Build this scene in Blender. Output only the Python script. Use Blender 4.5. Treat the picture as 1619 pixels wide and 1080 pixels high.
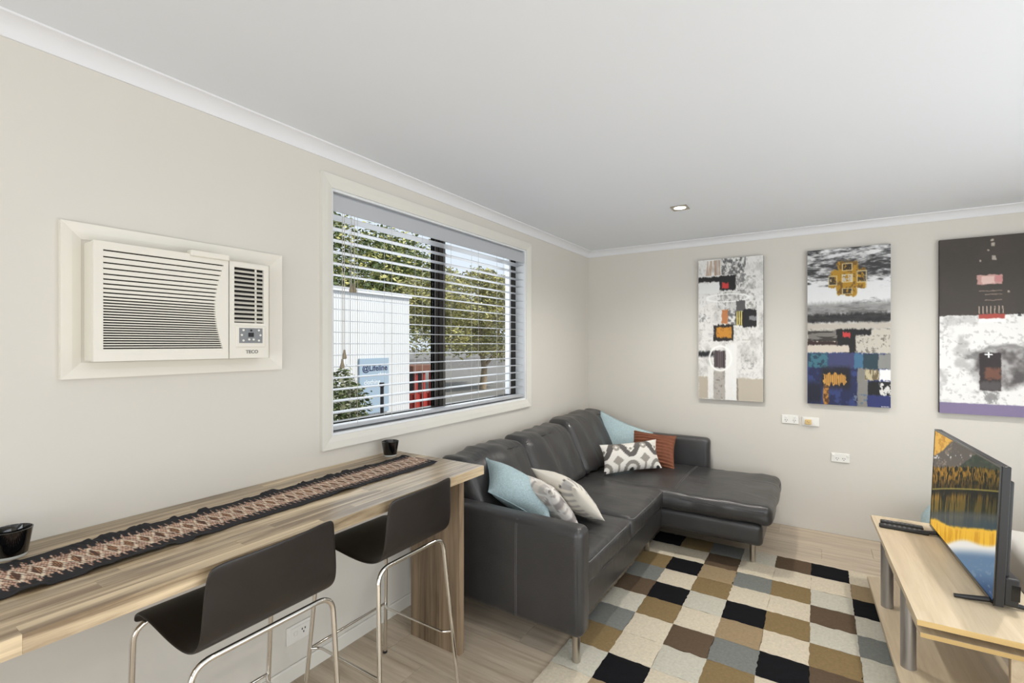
import bpy, bmesh, math, random
import numpy as np
from mathutils import Matrix, Vector, noise as mnoise
random.seed(7); rng = np.random.default_rng(7)
sc = bpy.context.scene
C = sc.collection
for o in list(bpy.data.objects): bpy.data.objects.remove(o)

def lin(c):
    return tuple(((v/255)/12.92 if v/255 <= .04045 else ((v/255+.055)/1.055)**2.4) for v in c)

# ------------------------------------------------------------------ camera
F, HY, YAW = 750.23, 544.11, math.radians(32.644)
cam = bpy.data.objects.new('camera', bpy.data.cameras.new('camera')); C.objects.link(cam)
Rv = Vector((math.cos(YAW), math.sin(YAW), 0)); Wv = Vector((-math.sin(YAW), math.cos(YAW), 0))
cam.matrix_world = Matrix(((Rv.x, 0, -Wv.x, 1.945), (Rv.y, 0, -Wv.y, 0), (0, 1, 0, 1.478), (0, 0, 0, 1)))
cam.data.sensor_width = 36; cam.data.lens = 36*F/1619
cam.data.shift_y = (HY-540)/1619
cam.data.clip_start = .02
sc.camera = cam

# ------------------------------------------------------------------ world, sun, lights, exposure
world = bpy.data.worlds.new('sky'); sc.world = world; world.use_nodes = True
bg = world.node_tree.nodes['Background']; bg.inputs[0].default_value = (.80, .90, 1.0, 1); bg.inputs[1].default_value = .85
sun = bpy.data.objects.new('sun', bpy.data.lights.new('sun', 'SUN')); C.objects.link(sun)
sun.data.energy = 2.9; sun.data.angle = .01; sun.data.color = (1, .95, .85)
sun.rotation_euler = Vector((-.62, -.25, -.74)).to_track_quat('-Z', 'Y').to_euler()

def area(name, loc, direction, sx, sy, power, col):
    l = bpy.data.lights.new(name, 'AREA'); l.shape = 'RECTANGLE'; l.size = sx; l.size_y = sy; l.energy = power; l.color = col
    o = bpy.data.objects.new(name, l); C.objects.link(o); o.location = loc
    o.rotation_euler = Vector(direction).to_track_quat('-Z', 'Y').to_euler(); return o
area('added_rear_fill', (2.3, -3.33, 1.08), (0, 1, 0.30), 3.0, 2.05, 64, (.93, .97, 1.0))  # unseen fill lamp added behind the camera to brighten the room
area('added_side_fill', (3.93, 1.3, 1.10), (-1, .25, 0.25), 3.6, 2.0, 42, (.93, .97, 1.0))  # second unseen fill lamp, added to light the left wall evenly
area('window_daylight', (-.24, 2.335, 1.63), (1, 0, -.05), 1.72, 1.1, 11, (.90, .96, 1.0))

sc.view_settings.view_transform = 'Standard'; sc.view_settings.look = 'None'
sc.view_settings.gamma = 1; sc.view_settings.use_curve_mapping = False
sc.view_settings.exposure = 0.25

# ------------------------------------------------------------------ material helpers
MATS = {}
def principled(name):
    m = bpy.data.materials.new(name); m.use_nodes = True
    return m, m.node_tree, m.node_tree.nodes['Principled BSDF']
def mat(name, col, rough=.6, metal=0, bump=0, bscale=200, vary=0, vscale=6, spec=.5, randomtint=0, stretch=None, detail=4, coat=0):
    if name in MATS: return MATS[name]
    m, nt, p = principled(name); N = nt.nodes; K = nt.links
    p.inputs['Roughness'].default_value = rough; p.inputs['Metallic'].default_value = metal
    p.inputs['Specular IOR Level'].default_value = spec; p.inputs['Coat Weight'].default_value = coat
    c = lin(col); p.inputs['Base Color'].default_value = (*c, 1)
    tc = N.new('ShaderNodeTexCoord'); src = tc.outputs['Object']
    if stretch or randomtint:
        mp = N.new('ShaderNodeMapping'); mp.inputs['Scale'].default_value = stretch or (1, 1, 1); K.new(src, mp.inputs[0]); src = mp.outputs[0]
        oi = N.new('ShaderNodeObjectInfo'); mu = N.new('ShaderNodeMath'); mu.operation = 'MULTIPLY'; mu.inputs[1].default_value = 37
        K.new(oi.outputs['Random'], mu.inputs[0]); K.new(mu.outputs[0], mp.inputs['Location'])
    last = None
    if vary:
        n = N.new('ShaderNodeTexNoise'); n.inputs['Scale'].default_value = vscale; n.inputs['Detail'].default_value = detail; K.new(src, n.inputs['Vector'])
        r = N.new('ShaderNodeMapRange'); r.inputs['From Min'].default_value = .3; r.inputs['From Max'].default_value = .7
        r.inputs['To Min'].default_value = 1-vary; r.inputs['To Max'].default_value = 1+vary; K.new(n.outputs['Fac'], r.inputs['Value']); last = r.outputs[0]
    if randomtint:
        r = N.new('ShaderNodeMapRange'); r.inputs['To Min'].default_value = 1-randomtint; r.inputs['To Max'].default_value = 1+randomtint
        K.new(oi.outputs['Random'], r.inputs['Value'])
        if last:
            mm = N.new('ShaderNodeMath'); mm.operation = 'MULTIPLY'; K.new(last, mm.inputs[0]); K.new(r.outputs[0], mm.inputs[1]); last = mm.outputs[0]
        else: last = r.outputs[0]
    if last:
        v = N.new('ShaderNodeVectorMath'); v.operation = 'SCALE'; v.inputs[0].default_value = c; K.new(last, v.inputs['Scale']); K.new(v.outputs[0], p.inputs['Base Color'])
    if bump:
        n = N.new('ShaderNodeTexNoise'); n.inputs['Scale'].default_value = bscale; n.inputs['Detail'].default_value = 3; K.new(src, n.inputs['Vector'])
        b = N.new('ShaderNodeBump'); b.inputs['Strength'].default_value = bump; b.inputs['Distance'].default_value = .004; K.new(n.outputs['Fac'], b.inputs['Height']); K.new(b.outputs[0], p.inputs['Normal'])
    MATS[name] = m; return m
def wood(name, light, dark, axis, rough=.5, tint=.15, scale=1.0, spec=.4, lo=.3, hi=.68):
    """long-grained timber: noise squeezed across the grain, colour ramp dark to light, each piece its own tint"""
    m, nt, p = principled(name); N = nt.nodes; K = nt.links
    tc = N.new('ShaderNodeTexCoord'); mp = N.new('ShaderNodeMapping'); oi = N.new('ShaderNodeObjectInfo')
    s = [22*scale]*3; s['xyz'.index(axis)] = 1.3*scale; mp.inputs['Scale'].default_value = s
    mu = N.new('ShaderNodeMath'); mu.operation = 'MULTIPLY'; mu.inputs[1].default_value = 91; K.new(oi.outputs['Random'], mu.inputs[0]); K.new(mu.outputs[0], mp.inputs['Location'])
    K.new(tc.outputs['Object'], mp.inputs[0])
    n = N.new('ShaderNodeTexNoise'); n.inputs['Scale'].default_value = 1; n.inputs['Detail'].default_value = 6; n.inputs['Roughness'].default_value = .62; n.inputs['Distortion'].default_value = .6; K.new(mp.outputs[0], n.inputs['Vector'])
    cr = N.new('ShaderNodeValToRGB'); cr.color_ramp.elements[0].position = lo; cr.color_ramp.elements[1].position = hi
    cr.color_ramp.elements[0].color = (*lin(dark), 1); cr.color_ramp.elements[1].color = (*lin(light), 1); K.new(n.outputs['Fac'], cr.inputs[0])
    r = N.new('ShaderNodeMapRange'); r.inputs['To Min'].default_value = 1-tint; r.inputs['To Max'].default_value = 1+tint; K.new(oi.outputs['Random'], r.inputs['Value'])
    v = N.new('ShaderNodeVectorMath'); v.operation = 'SCALE'; K.new(cr.outputs[0], v.inputs[0]); K.new(r.outputs[0], v.inputs['Scale']); K.new(v.outputs[0], p.inputs['Base Color'])
    b = N.new('ShaderNodeBump'); b.inputs['Strength'].default_value = .12; b.inputs['Distance'].default_value = .002; K.new(n.outputs['Fac'], b.inputs['Height']); K.new(b.outputs[0], p.inputs['Normal'])
    p.inputs['Roughness'].default_value = rough; p.inputs['Specular IOR Level'].default_value = spec
    MATS[name] = m; return m
def vcol(name, rough=.7, emit=0, bump=0, bscale=300, spec=.4, dark=False):
    """colour printed / painted on the object, stored in the mesh's colour attribute"""
    m, nt, p = principled(name); N = nt.nodes; K = nt.links
    a = N.new('ShaderNodeAttribute'); a.attribute_name = 'Col'; p.inputs['Base Color'].default_value = (.01, .01, .01, 1)
    if not dark: K.new(a.outputs['Color'], p.inputs['Base Color'])
    p.inputs['Roughness'].default_value = rough; p.inputs['Specular IOR Level'].default_value = spec
    if emit: K.new(a.outputs['Color'], p.inputs['Emission Color']); p.inputs['Emission Strength'].default_value = emit
    if bump:
        tc = N.new('ShaderNodeTexCoord'); n = N.new('ShaderNodeTexNoise'); n.inputs['Scale'].default_value = bscale; K.new(tc.outputs['Object'], n.inputs['Vector'])
        b = N.new('ShaderNodeBump'); b.inputs['Strength'].default_value = bump; b.inputs['Distance'].default_value = .003; K.new(n.outputs['Fac'], b.inputs['Height']); K.new(b.outputs[0], p.inputs['Normal'])
    MATS[name] = m; return m
def glass(name, tint=(1, 1, 1)):
    m = bpy.data.materials.new(name); m.use_nodes = True; nt = m.node_tree; N = nt.nodes; N.clear()
    out = N.new('ShaderNodeOutputMaterial'); mx = N.new('ShaderNodeMixShader'); t = N.new('ShaderNodeBsdfTransparent'); g = N.new('ShaderNodeBsdfGlossy'); f = N.new('ShaderNodeLayerWeight'); pw = N.new('ShaderNodeMath'); pw.operation = 'POWER'; pw.inputs[1].default_value = 5
    t.inputs[0].default_value = (*tint, 1); g.inputs['Roughness'].default_value = .02; f.inputs[0].default_value = .5
    nt.links.new(f.outputs['Facing'], pw.inputs[0]); nt.links.new(pw.outputs[0], mx.inputs[0]); nt.links.new(t.outputs[0], mx.inputs[1]); nt.links.new(g.outputs[0], mx.inputs[2]); nt.links.new(mx.outputs[0], out.inputs[0])
    MATS[name] = m; return m
def emitter(name, col, s):
    m, nt, p = principled(name); p.inputs['Emission Color'].default_value = (*col, 1); p.inputs['Emission Strength'].default_value = s; MATS[name] = m; return m

mat('wall', (214, 209, 200), .85, bump=.05, bscale=60, vary=.012, vscale=1.2)
mat('ceiling', (230, 233, 238), .9, bump=.03, bscale=80)
mat('cornice', (228, 228, 230), .8)
mat('trim', (222, 219, 210), .45)
mat('reveal', (226, 228, 230), .5)
wood('oak_plank', (206, 192, 172), (164, 147, 126), 'x', .42, .07, 1.0)
wood('bench_stave', (200, 180, 148), (118, 98, 74), 'y', .30, .30, 1.0, .55, .36, .62)
wood('leg_stave', (144, 124, 100), (86, 70, 54), 'z', .5, .22, 1.0)
wood('pale_laminate', (217, 200, 172), (197, 178, 148), 'y', .45, .01, 1.6)
wood('laminate_edge', (212, 181, 122), (196, 163, 104), 'x', .5, .01, 1.2)
mat('leather', (53, 52, 52), .34, bump=.25, bscale=190, vary=.1, vscale=5, spec=.6)
def creases(m, strength):
    """soft folds in hide: a second, broad and wandering bump ahead of the fine grain"""
    nt = m.node_tree; N = nt.nodes; K = nt.links; p = N['Principled BSDF']; fine = p.inputs['Normal'].links[0].from_node
    tc = N.new('ShaderNodeTexCoord'); mp = N.new('ShaderNodeMapping'); mp.inputs['Scale'].default_value = (5, 17, 7); K.new(tc.outputs['Object'], mp.inputs[0])
    n = N.new('ShaderNodeTexNoise'); n.noise_type = 'RIDGED_MULTIFRACTAL' if 'RIDGED_MULTIFRACTAL' in {i.identifier for i in n.bl_rna.properties['noise_type'].enum_items} else 'FBM'
    n.inputs['Scale'].default_value = .8; n.inputs['Detail'].default_value = 2; n.inputs['Distortion'].default_value = .8; K.new(mp.outputs[0], n.inputs['Vector'])
    b = N.new('ShaderNodeBump'); b.inputs['Strength'].default_value = strength; b.inputs['Distance'].default_value = .012; K.new(n.outputs['Fac'], b.inputs['Height']); K.new(b.outputs[0], fine.inputs['Normal'])
mat('soft_leather', (54, 53, 53), .33, bump=.22, bscale=190, vary=.1, vscale=5, spec=.6)
creases(MATS['soft_leather'], .36); creases(MATS['leather'], .12)
mat('leather_seam', (106, 105, 104), .7)
mat('leather_dark', (40, 39, 39), .5)
mat('steel', (196, 190, 182), .28, metal=1)
mat('chrome', (225, 222, 216), .09, metal=1)
mat('silver_leg', (176, 176, 178), .32, metal=.85)
mat('stool_ply', (36, 31, 28), .38, vary=.12, vscale=12, bump=.06, bscale=90, spec=.45)
mat('ac_plastic', (226, 221, 209), .42)
mat('ac_shadow', (28, 26, 24), .9)
mat('ac_slot', (38, 34, 30), .9)
mat('ac_grey', (128, 130, 132), .5)
mat('ac_display', (22, 22, 24), .2)
mat('ac_button', (224, 222, 216), .4)
mat('ac_letter', (118, 116, 112), .5)
mat('blind_slat', (184, 186, 190), .4)
mat('cord', (186, 182, 172), .8)
mat('acorn', (142, 130, 108), .55, vary=.15, vscale=60)
mat('window_alu', (46, 42, 38), .45, metal=.3)
glass('window_glass')
mat('plate', (232, 230, 224), .35)
mat('plate_dark', (40, 40, 40), .7)
mat('plug_beige', (214, 184, 126), .45)
mat('black_plastic', (27, 27, 28), .4)
mat('black_gloss', (12, 12, 13), .15)
mat('black_glass', (6, 6, 7), .06, coat=.5)
mat('clear_base', (190, 192, 188), .1)
mat('remote_key', (120, 120, 122), .5)
mat('white_fabric', (214, 210, 204), .9, bump=.2, bscale=400)
mat('blue_fabric', (170, 190, 194), .95, bump=.6, bscale=260, vary=.16, vscale=130)
mat('blue_piping', (156, 178, 183), .95)
mat('rust_fabric', (122, 72, 48), .8, vary=.12, vscale=30)
mat('canvas_edge', (34, 30, 28), .7)
mat('brushed', (176, 168, 154), .3, metal=.9)
emitter('lamp_lit', (1, .93, .78), 3)
vcol('paint', .55, bump=.35, bscale=140)
vcol('printed_fabric', .92, bump=.4, bscale=500)
vcol('screen_picture', .4, emit=.85, dark=True, spec=.03)
for n_, c_ in dict(cream=(212, 201, 180), light=(196, 192, 178), gold=(136, 116, 82), brown=(98, 82, 66), tan=(158, 138, 108), grey=(124, 126, 122), black=(25, 25, 28)).items():
    mat('wool_'+n_, c_, .95, bump=.9, bscale=420, vary=.10, vscale=75, spec=.1, detail=6)
mat('shed_sheet', (222, 223, 224), .5)
mat('sign_blue', (158, 178, 196), .6)
mat('sign_navy', (40, 46, 82), .6)
mat('sign_white', (238, 240, 242), .6)
mat('bark', (150, 134, 112), .9, vary=.2, vscale=20)
mat('asphalt', (122, 120, 117), .95, vary=.1, vscale=3)
mat('brick', (120, 84, 70), .9, vary=.15, vscale=10)
mat('wall_grey', (128, 128, 128), .9, vary=.15, vscale=6)
mat('red_paint', (160, 52, 44), .5)
mat('post_black', (24, 25, 28), .5)
def leafmat(name, col):
    m = mat(name, col, .7, randomtint=0, vary=.35, vscale=3.5); return m
leafmat('leaf_dark', (98, 112, 70)); leafmat('leaf_sun_tint', (198, 194, 126)); leafmat('leaf_olive', (172, 164, 112)); leafmat('leaf_grey', (136, 138, 112))  # the yellow-green leaf tone has sunlight put into its colour

# ------------------------------------------------------------------ mesh helpers
def bx(bm, x0, x1, y0, y1, z0, z1):
    v = [bm.verts.new(p) for p in ((x0, y0, z0), (x1, y0, z0), (x1, y1, z0), (x0, y1, z0), (x0, y0, z1), (x1, y0, z1), (x1, y1, z1), (x0, y1, z1))]
    for f in ((0, 3, 2, 1), (4, 5, 6, 7), (0, 1, 5, 4), (1, 2, 6, 5), (2, 3, 7, 6), (3, 0, 4, 7)): bm.faces.new([v[i] for i in f])
def box(*a, bevel=0, seg=2):
    bm = bmesh.new(); bx(bm, *a)
    if bevel: bmesh.ops.bevel(bm, geom=list(bm.edges), offset=bevel, segments=seg, profile=.5, affect='EDGES')
    return bm
def prism(pts, axis, a0, a1):
    """extrude a 2-D outline along an axis; pts are given in the two other axes, in order"""
    bm = bmesh.new(); k = 'xyz'.index(axis)
    def P(p, a):
        q = list(p); q.insert(k, a); return q
    A = [bm.verts.new(P(p, a0)) for p in pts]; B = [bm.verts.new(P(p, a1)) for p in pts]
    n = len(pts)
    for i in range(n): bm.faces.new((A[i], A[(i+1) % n], B[(i+1) % n], B[i]))
    bm.faces.new(A[::-1]); bm.faces.new(B); bmesh.ops.recalc_face_normals(bm, faces=bm.faces); return bm
def tube(bm, pts, r, seg=10, closed=False, cap=True):
    pts = [Vector(p) for p in pts]; n = len(pts); rings = []; up = None
    for i, p in enumerate(pts):
        if closed: t = pts[(i+1) % n]-pts[i-1]
        else: t = pts[min(i+1, n-1)]-pts[max(i-1, 0)]
        if t.length < 1e-9: t = Vector((0, 0, 1))
        t.normalize()
        if up is None: up = t.orthogonal().normalized()
        up = (up-t*up.dot(t)); up = up.normalized() if up.length > 1e-6 else t.orthogonal().normalized()
        w = t.cross(up); rr = r[i] if isinstance(r, (list, tuple)) else r
        rings.append([bm.verts.new(p+(up*math.cos(a)+w*math.sin(a))*rr) for a in (2*math.pi*k/seg for k in range(seg))])
    for i in range(n if closed else n-1):
        A, B = rings[i], rings[(i+1) % n]
        for k in range(seg): bm.faces.new((A[k], A[(k+1) % seg], B[(k+1) % seg], B[k]))
    if cap and not closed: bm.faces.new(rings[0][::-1]); bm.faces.new(rings[-1])
    return bm
def fillet(pts, rad, n=5):
    pts = [Vector(p) for p in pts]; out = [pts[0]]
    for i in range(1, len(pts)-1):
        a, b, c = pts[i-1], pts[i], pts[i+1]; d1 = (a-b).normalized(); d2 = (c-b).normalized()
        R = min(rad, (a-b).length*.49, (c-b).length*.49); p, q = b+d1*R, b+d2*R
        for k in range(n+1):
            t = k/n; out.append(p*(1-t)**2+b*2*t*(1-t)+q*t*t)
    return out+[pts[-1]]
def cyl(x, y, z0, z1, r, seg=20, r2=None):
    bm = bmesh.new(); tube(bm, [(x, y, z0), (x, y, z1)], [r, r2 if r2 is not None else r], seg); return bm
def lathe(bm, prof, seg=28, center=(0, 0, 0)):
    rings = []
    for r, z in prof:
        rings.append([bm.verts.new((center[0]+r*math.cos(2*math.pi*k/seg), center[1]+r*math.sin(2*math.pi*k/seg), center[2]+z)) for k in range(seg)] if r > 1e-6 else [bm.verts.new((center[0], center[1], center[2]+z))])
    for A, B in zip(rings, rings[1:]):
        for k in range(seg):
            k2 = (k+1) % seg
            if len(A) == 1 and len(B) == 1: continue
            if len(A) == 1: bm.faces.new((A[0], B[k2], B[k]))
            elif len(B) == 1: bm.faces.new((A[k], A[k2], B[0]))
            else: bm.faces.new((A[k], A[k2], B[k2], B[k]))
    bmesh.ops.recalc_face_normals(bm, faces=bm.faces); return bm
def puff(x0, x1, y0, y1, z0, z1, r, n=(10, 10, 4), bulge=(0, 0, 0), wr=0, wscale=(6, 6, 6), seed=0, fn=None):
    """upholstered block: rounded box, bulging faces, soft creases"""
    c = Vector(((x0+x1)/2, (y0+y1)/2, (z0+z1)/2)); h = Vector(((x1-x0)/2, (y1-y0)/2, (z1-z0)/2))
    ax = []
    for i in range(3):
        inner = h[i]-r; rim = [inner+r*math.tan(a)/1.0 for a in (math.radians(15), math.radians(30))]
        k = n[i]; base = [-inner+2*inner*j/k for j in range(k+1)]
        ax.append(sorted([-h[i]]+[-v for v in rim]+base+rim+[h[i]]))
    bm = bmesh.new(); vs = {}
    def V(i, j, k):
        key = (i, j, k)
        if key in vs: return vs[key]
        p = Vector((ax[0][i], ax[1][j], ax[2][k])); q = Vector([max(-(h[d]-r), min(h[d]-r, p[d])) for d in range(3)]); dv = p-q
        if dv.length > 1e-9: p = q+dv.normalized()*r
        u = [p[d]/h[d] for d in range(3)]
        for d in range(3):
            e = [w for w in range(3) if w != d]
            p[d] += bulge[d]*u[d]*max(0, 1-u[e[0]]**2)*max(0, 1-u[e[1]]**2)
        if wr:
            s = mnoise.noise(Vector((p.x*wscale[0]+seed, p.y*wscale[1], p.z*wscale[2])))
            s2 = mnoise.noise(Vector((p.x*wscale[0]*2.3, p.y*wscale[1]*2.3+seed, p.z*wscale[2]*2.3)))
            dn = dv.normalized() if dv.length > 1e-9 else Vector((0, 0, 1)); p += dn*wr*(s+.5*s2)
        p = p+c
        if fn: p = fn(p)
        vs[key] = bm.verts.new(p); return vs[key]
    nx, ny, nz = (len(a)-1 for a in ax)
    for i in range(nx):
        for j in range(ny):
            bm.faces.new((V(i, j, 0), V(i, j+1, 0), V(i+1, j+1, 0), V(i+1, j, 0))); bm.faces.new((V(i, j, nz), V(i+1, j, nz), V(i+1, j+1, nz), V(i, j+1, nz)))
    for i in range(nx):
        for k in range(nz):
            bm.faces.new((V(i, 0, k), V(i+1, 0, k), V(i+1, 0, k+1), V(i, 0, k+1))); bm.faces.new((V(i, ny, k), V(i, ny, k+1), V(i+1, ny, k+1), V(i+1, ny, k)))
    for j in range(ny):
        for k in range(nz):
            bm.faces.new((V(0, j, k), V(0, j, k+1), V(0, j+1, k+1), V(0, j+1, k))); bm.faces.new((V(nx, j, k), V(nx, j+1, k), V(nx, j+1, k+1), V(nx, j, k+1)))
    return bm
def thing(name, label=None, cat=None, loc=(0, 0, 0), rotz=0, group=None, kind=None):
    o = bpy.data.objects.new(name, None); C.objects.link(o); o.location = loc; o.rotation_euler = (0, 0, rotz); o.empty_display_size = .1
    return tag(o, label, cat, group, kind)
def tag(o, label=None, cat=None, group=None, kind=None):
    if label: o['label'] = label
    if cat: o['category'] = cat
    if group: o['group'] = group
    if kind: o['kind'] = kind
    return o
def wmat(o):
    m = Matrix.LocRotScale(o.location, o.rotation_euler, None)
    return wmat(o.parent) @ m if o.parent else m
def obj(name, bm, m, parent=None, smooth=False, origin=None, world=True):
    """link a bmesh as ONE mesh object; coordinates are world ones unless world is False"""
    if isinstance(bm, bmesh.types.BMesh):
        me = bpy.data.meshes.new(name); bm.normal_update(); bm.to_mesh(me); bm.free()
    else: me = bm
    if m is not None and not me.materials: me.materials.append(MATS[m] if isinstance(m, str) else m)
    o = bpy.data.objects.new(name, me); C.objects.link(o)
    if parent:
        if world: me.transform(wmat(parent).inverted())
        o.parent = parent
    elif world:
        if origin is None:
            co = [v.co for v in me.vertices]; lo = [min(c[i] for c in co) for i in range(3)]; hi = [max(c[i] for c in co) for i in range(3)]
            origin = ((lo[0]+hi[0])/2, (lo[1]+hi[1])/2, lo[2])
        me.transform(Matrix.Translation(-Vector(origin))); o.location = origin
    if smooth:
        me.shade_smooth(); me.set_sharp_from_angle(angle=math.radians(smooth if smooth is not True else 40))
    return o
def struct(name, bm, m, parent=None, **k):
    o = obj(name, bm, m, parent, **k)
    if not parent: o['kind'] = 'structure'
    return o
def grid_mesh(name, P, col=None, close=None):
    """P: (nv, nu, 3) array of points -> quad mesh with an optional colour attribute"""
    nv, nu = P.shape[:2]; idx = np.arange(nv*nu).reshape(nv, nu)
    f = np.stack([idx[:-1, :-1], idx[:-1, 1:], idx[1:, 1:], idx[1:, :-1]], -1).reshape(-1, 4)
    me = bpy.data.meshes.new(name); me.from_pydata(P.reshape(-1, 3).tolist(), [], f.tolist())
    if col is not None: setcol(me, col.reshape(-1, 3))
    return me
def setcol(me, col):
    a = me.color_attributes.new('Col', 'FLOAT_COLOR', 'POINT'); c = np.ones((len(me.vertices), 4), np.float32)
    s = np.clip(col, 0, 255)/255.; c[:, :3] = np.where(s <= .04045, s/12.92, ((s+.055)/1.055)**2.4); a.data.foreach_set('color', c.ravel())
def vnoise(u, v, fu, fv, seed=0):
    """smooth value noise in 0..1 on arrays"""
    r = np.random.default_rng(seed).random((64, 64)); x = u*fu; y = v*fv
    xi = np.floor(x).astype(int); yi = np.floor(y).astype(int); fx = x-xi; fy = y-yi; fx = fx*fx*(3-2*fx); fy = fy*fy*(3-2*fy)
    g = lambda a, b: r[b % 64, a % 64]
    return (g(xi, yi)*(1-fx)+g(xi+1, yi)*fx)*(1-fy)+(g(xi, yi+1)*(1-fx)+g(xi+1, yi+1)*fx)*fy
def fbm(u, v, fu, fv, seed=0, o=4):
    s = 0; a = .5; t = 0
    for i in range(o): s = s+a*vnoise(u, v, fu*2**i, fv*2**i, seed+i); t += a; a *= .6
    return s/t
def sm(a, b, x):
    t = np.clip((x-a)/(b-a), 0, 1); return t*t*(3-2*t)
def text_mesh(s, size, ext=.0006, align='CENTER', bold=0):
    cu = bpy.data.curves.new('t', 'FONT'); cu.body = s; cu.size = size; cu.extrude = ext; cu.align_x = align; cu.offset = bold; cu.resolution_u = 3
    o = bpy.data.objects.new('t', cu); C.objects.link(o); bpy.context.view_layer.update()
    me = bpy.data.meshes.new_from_object(o.evaluated_get(bpy.context.evaluated_depsgraph_get())); bpy.data.objects.remove(o); bpy.data.curves.remove(cu); return me
FACE_X = Matrix(((0, 0, 1, 0), (1, 0, 0, 0), (0, 1, 0, 0), (0, 0, 0, 1)))       # text that reads along +y and faces +x
def put_text(name, s, size, pos, m, parent, bold=0):
    me = text_mesh(s, size, bold=bold); me.transform(Matrix.Translation(pos) @ FACE_X); return obj(name, me, m, parent)

# ------------------------------------------------------------------ room shell
D, XR, YF, H = 4.469, 4.0, -3.4, 2.407
WY0, WY1, WZ0, WZ1 = 1.437, 3.235, 1.04, 2.222                # window opening
fl = struct('floor', box(-.14, XR+.1, YF-.1, D+.14, -.14, -.012), 'brick')
pl = {}
def plank_mesh(L):
    k = round(L, 3)
    if k not in pl:
        bm = box(0, L-.0012, 0, .1888, -.012, 0, bevel=.0007, seg=1); me = bpy.data.meshes.new('plank'); bm.to_mesh(me); bm.free(); me.materials.append(MATS['oak_plank']); pl[k] = me
    return pl[k]
y = D; row = 0
while y > YF+.01:
    y0 = y-.19; x = 0; first = (.42, 1.0, .7, 1.22, .2)[row % 5]
    while x < XR-.001:
        L = min(first if x == 0 else 1.28, XR-x)
        if L > .03:
            o = bpy.data.objects.new('plank', plank_mesh(L)); C.objects.link(o); o.parent = fl; o.location = Vector((x, max(y0, YF-.05), 0))-fl.location
        x += L
    y = y0; row += 1
bm = bmesh.new()
for a in ((YF-.12, WY0, 0, H), (WY1, D+.12, 0, H), (WY0, WY1, 0, WZ0), (WY0, WY1, WZ1, H)): bx(bm, -.13, 0, *a)
struct('wall_left', bm, 'wall')
struct('wall_back', box(0, XR+.12, D, D+.12, 0, H), 'wall')
bm = bmesh.new()
for a in ((YF-.12, -.55, 0, H), (3.15, D, 0, H), (-.55, 3.15, 2.14, H)): bx(bm, XR, XR+.12, *a)
struct('wall_right', bm, 'wall')
d2 = struct('added_door_2', box(XR+.03, XR+.09, -.55, 3.15, 2.09, 2.14), 'window_alu')  # made-up door out of view, framing the side fill lamp
for y0 in (-.55, 1.275, 3.1): struct('added_door_stile', box(XR+.03, XR+.09, y0, y0+.05, 0, 2.09), 'window_alu', d2)
bm = bmesh.new()
for a in ((0, .75, 0, H), (3.85, XR, 0, H), (.75, 3.85, 2.14, H)): bx(bm, a[0], a[1], YF-.12, YF, a[2], a[3])
struct('wall_front', bm, 'wall')
d1 = struct('added_door_1', box(.75, 3.85, YF-.1, YF-.04, 2.09, 2.14), 'window_alu')  # invented doorway behind the camera, around the rear fill lamp
for x0 in (.75, 2.27, 3.8): struct('added_door_stile', box(x0, x0+.05, YF-.1, YF-.04, 0, 2.09), 'window_alu', d1)
struct('ceiling', box(-.13, XR+.12, YF-.12, D+.12, H, H+.12), 'ceiling')
# coved cornice
cv = [(0, 0), (.058, 0), (.058, -.006)]+[(.058-.052*math.sin(a), -.058+.052*math.cos(a)+.0) for a in (math.radians(t) for t in range(10, 90, 10))]+[(.006, -.055), (0, -.055)]
cv = [(0, 0), (.058, 0), (.057, -.006), (.050, -.008), (.036, -.014), (.023, -.024), (.013, -.036), (.008, -.048), (.006, -.0545), (0, -.055)]
struct('trim_1', prism([(px, H+pz) for px, pz in cv], 'y', YF, D), 'cornice', smooth=30)
bm = prism([(D-px, H+pz) for px, pz in cv], 'x', 0, XR); struct('trim_2', bm, 'cornice', smooth=30)
struct('baseboard_left', prism([(0, 0), (.012, 0), (.012, .06), (.008, .066), (0, .066)], 'y', YF, D), 'trim')

# ------------------------------------------------------------------ window with blind
w1 = thing('window_1', kind='structure', loc=(-.1, (WY0+WY1)/2, WZ0))
bm = bmesh.new(); e = .045
for a in ((WY0, WY1, WZ0, WZ0+e), (WY0, WY1, WZ1-e, WZ1), (WY0, WY0+e, WZ0+e, WZ1-e), (WY1-.075, WY1, WZ0+e, WZ1-e)): bx(bm, -.13, -.085, *a)
struct('window_frame', bm, 'window_alu', w1)
bm = bmesh.new()
for k, xx in ((0, 0), (1, 0), (2, 0)): bx(bm, -.128+.004*k, -.088+.002*(k == 1)*2, 2.272+.034*k, 2.272+.034*k+.028, WZ0+e, WZ1-e)
bx(bm, -.126, -.094, 2.272, 2.37, WZ0+e, WZ1-e); struct('meeting_stile', bm, 'window_alu', w1)
bm = bmesh.new(); bx(bm, -.127, -.09, WY1-.1, WY1-.077, WZ0+e, WZ1-e); struct('sash_stile', bm, 'reveal', w1)
for a in ((WY0+e, 2.272), (2.37, WY1-.1)): struct('pane', box(-.112, -.108, a[0], a[1], WZ0+e, WZ1-e), 'window_glass', w1)
for nm, a in (('sill_board', (WY0, WY1, WZ0, WZ0+.012)), ('head_board', (WY0, WY1, WZ1-.012, WZ1)), ('side_board', (WY0, WY0+.012, WZ0+.012, WZ1-.012)), ('side_board', (WY1-.012, WY1, WZ0+.012, WZ1-.012))):
    struct(nm, box(-.085, .002, *a), 'reveal', w1)
aw = .06
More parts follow.
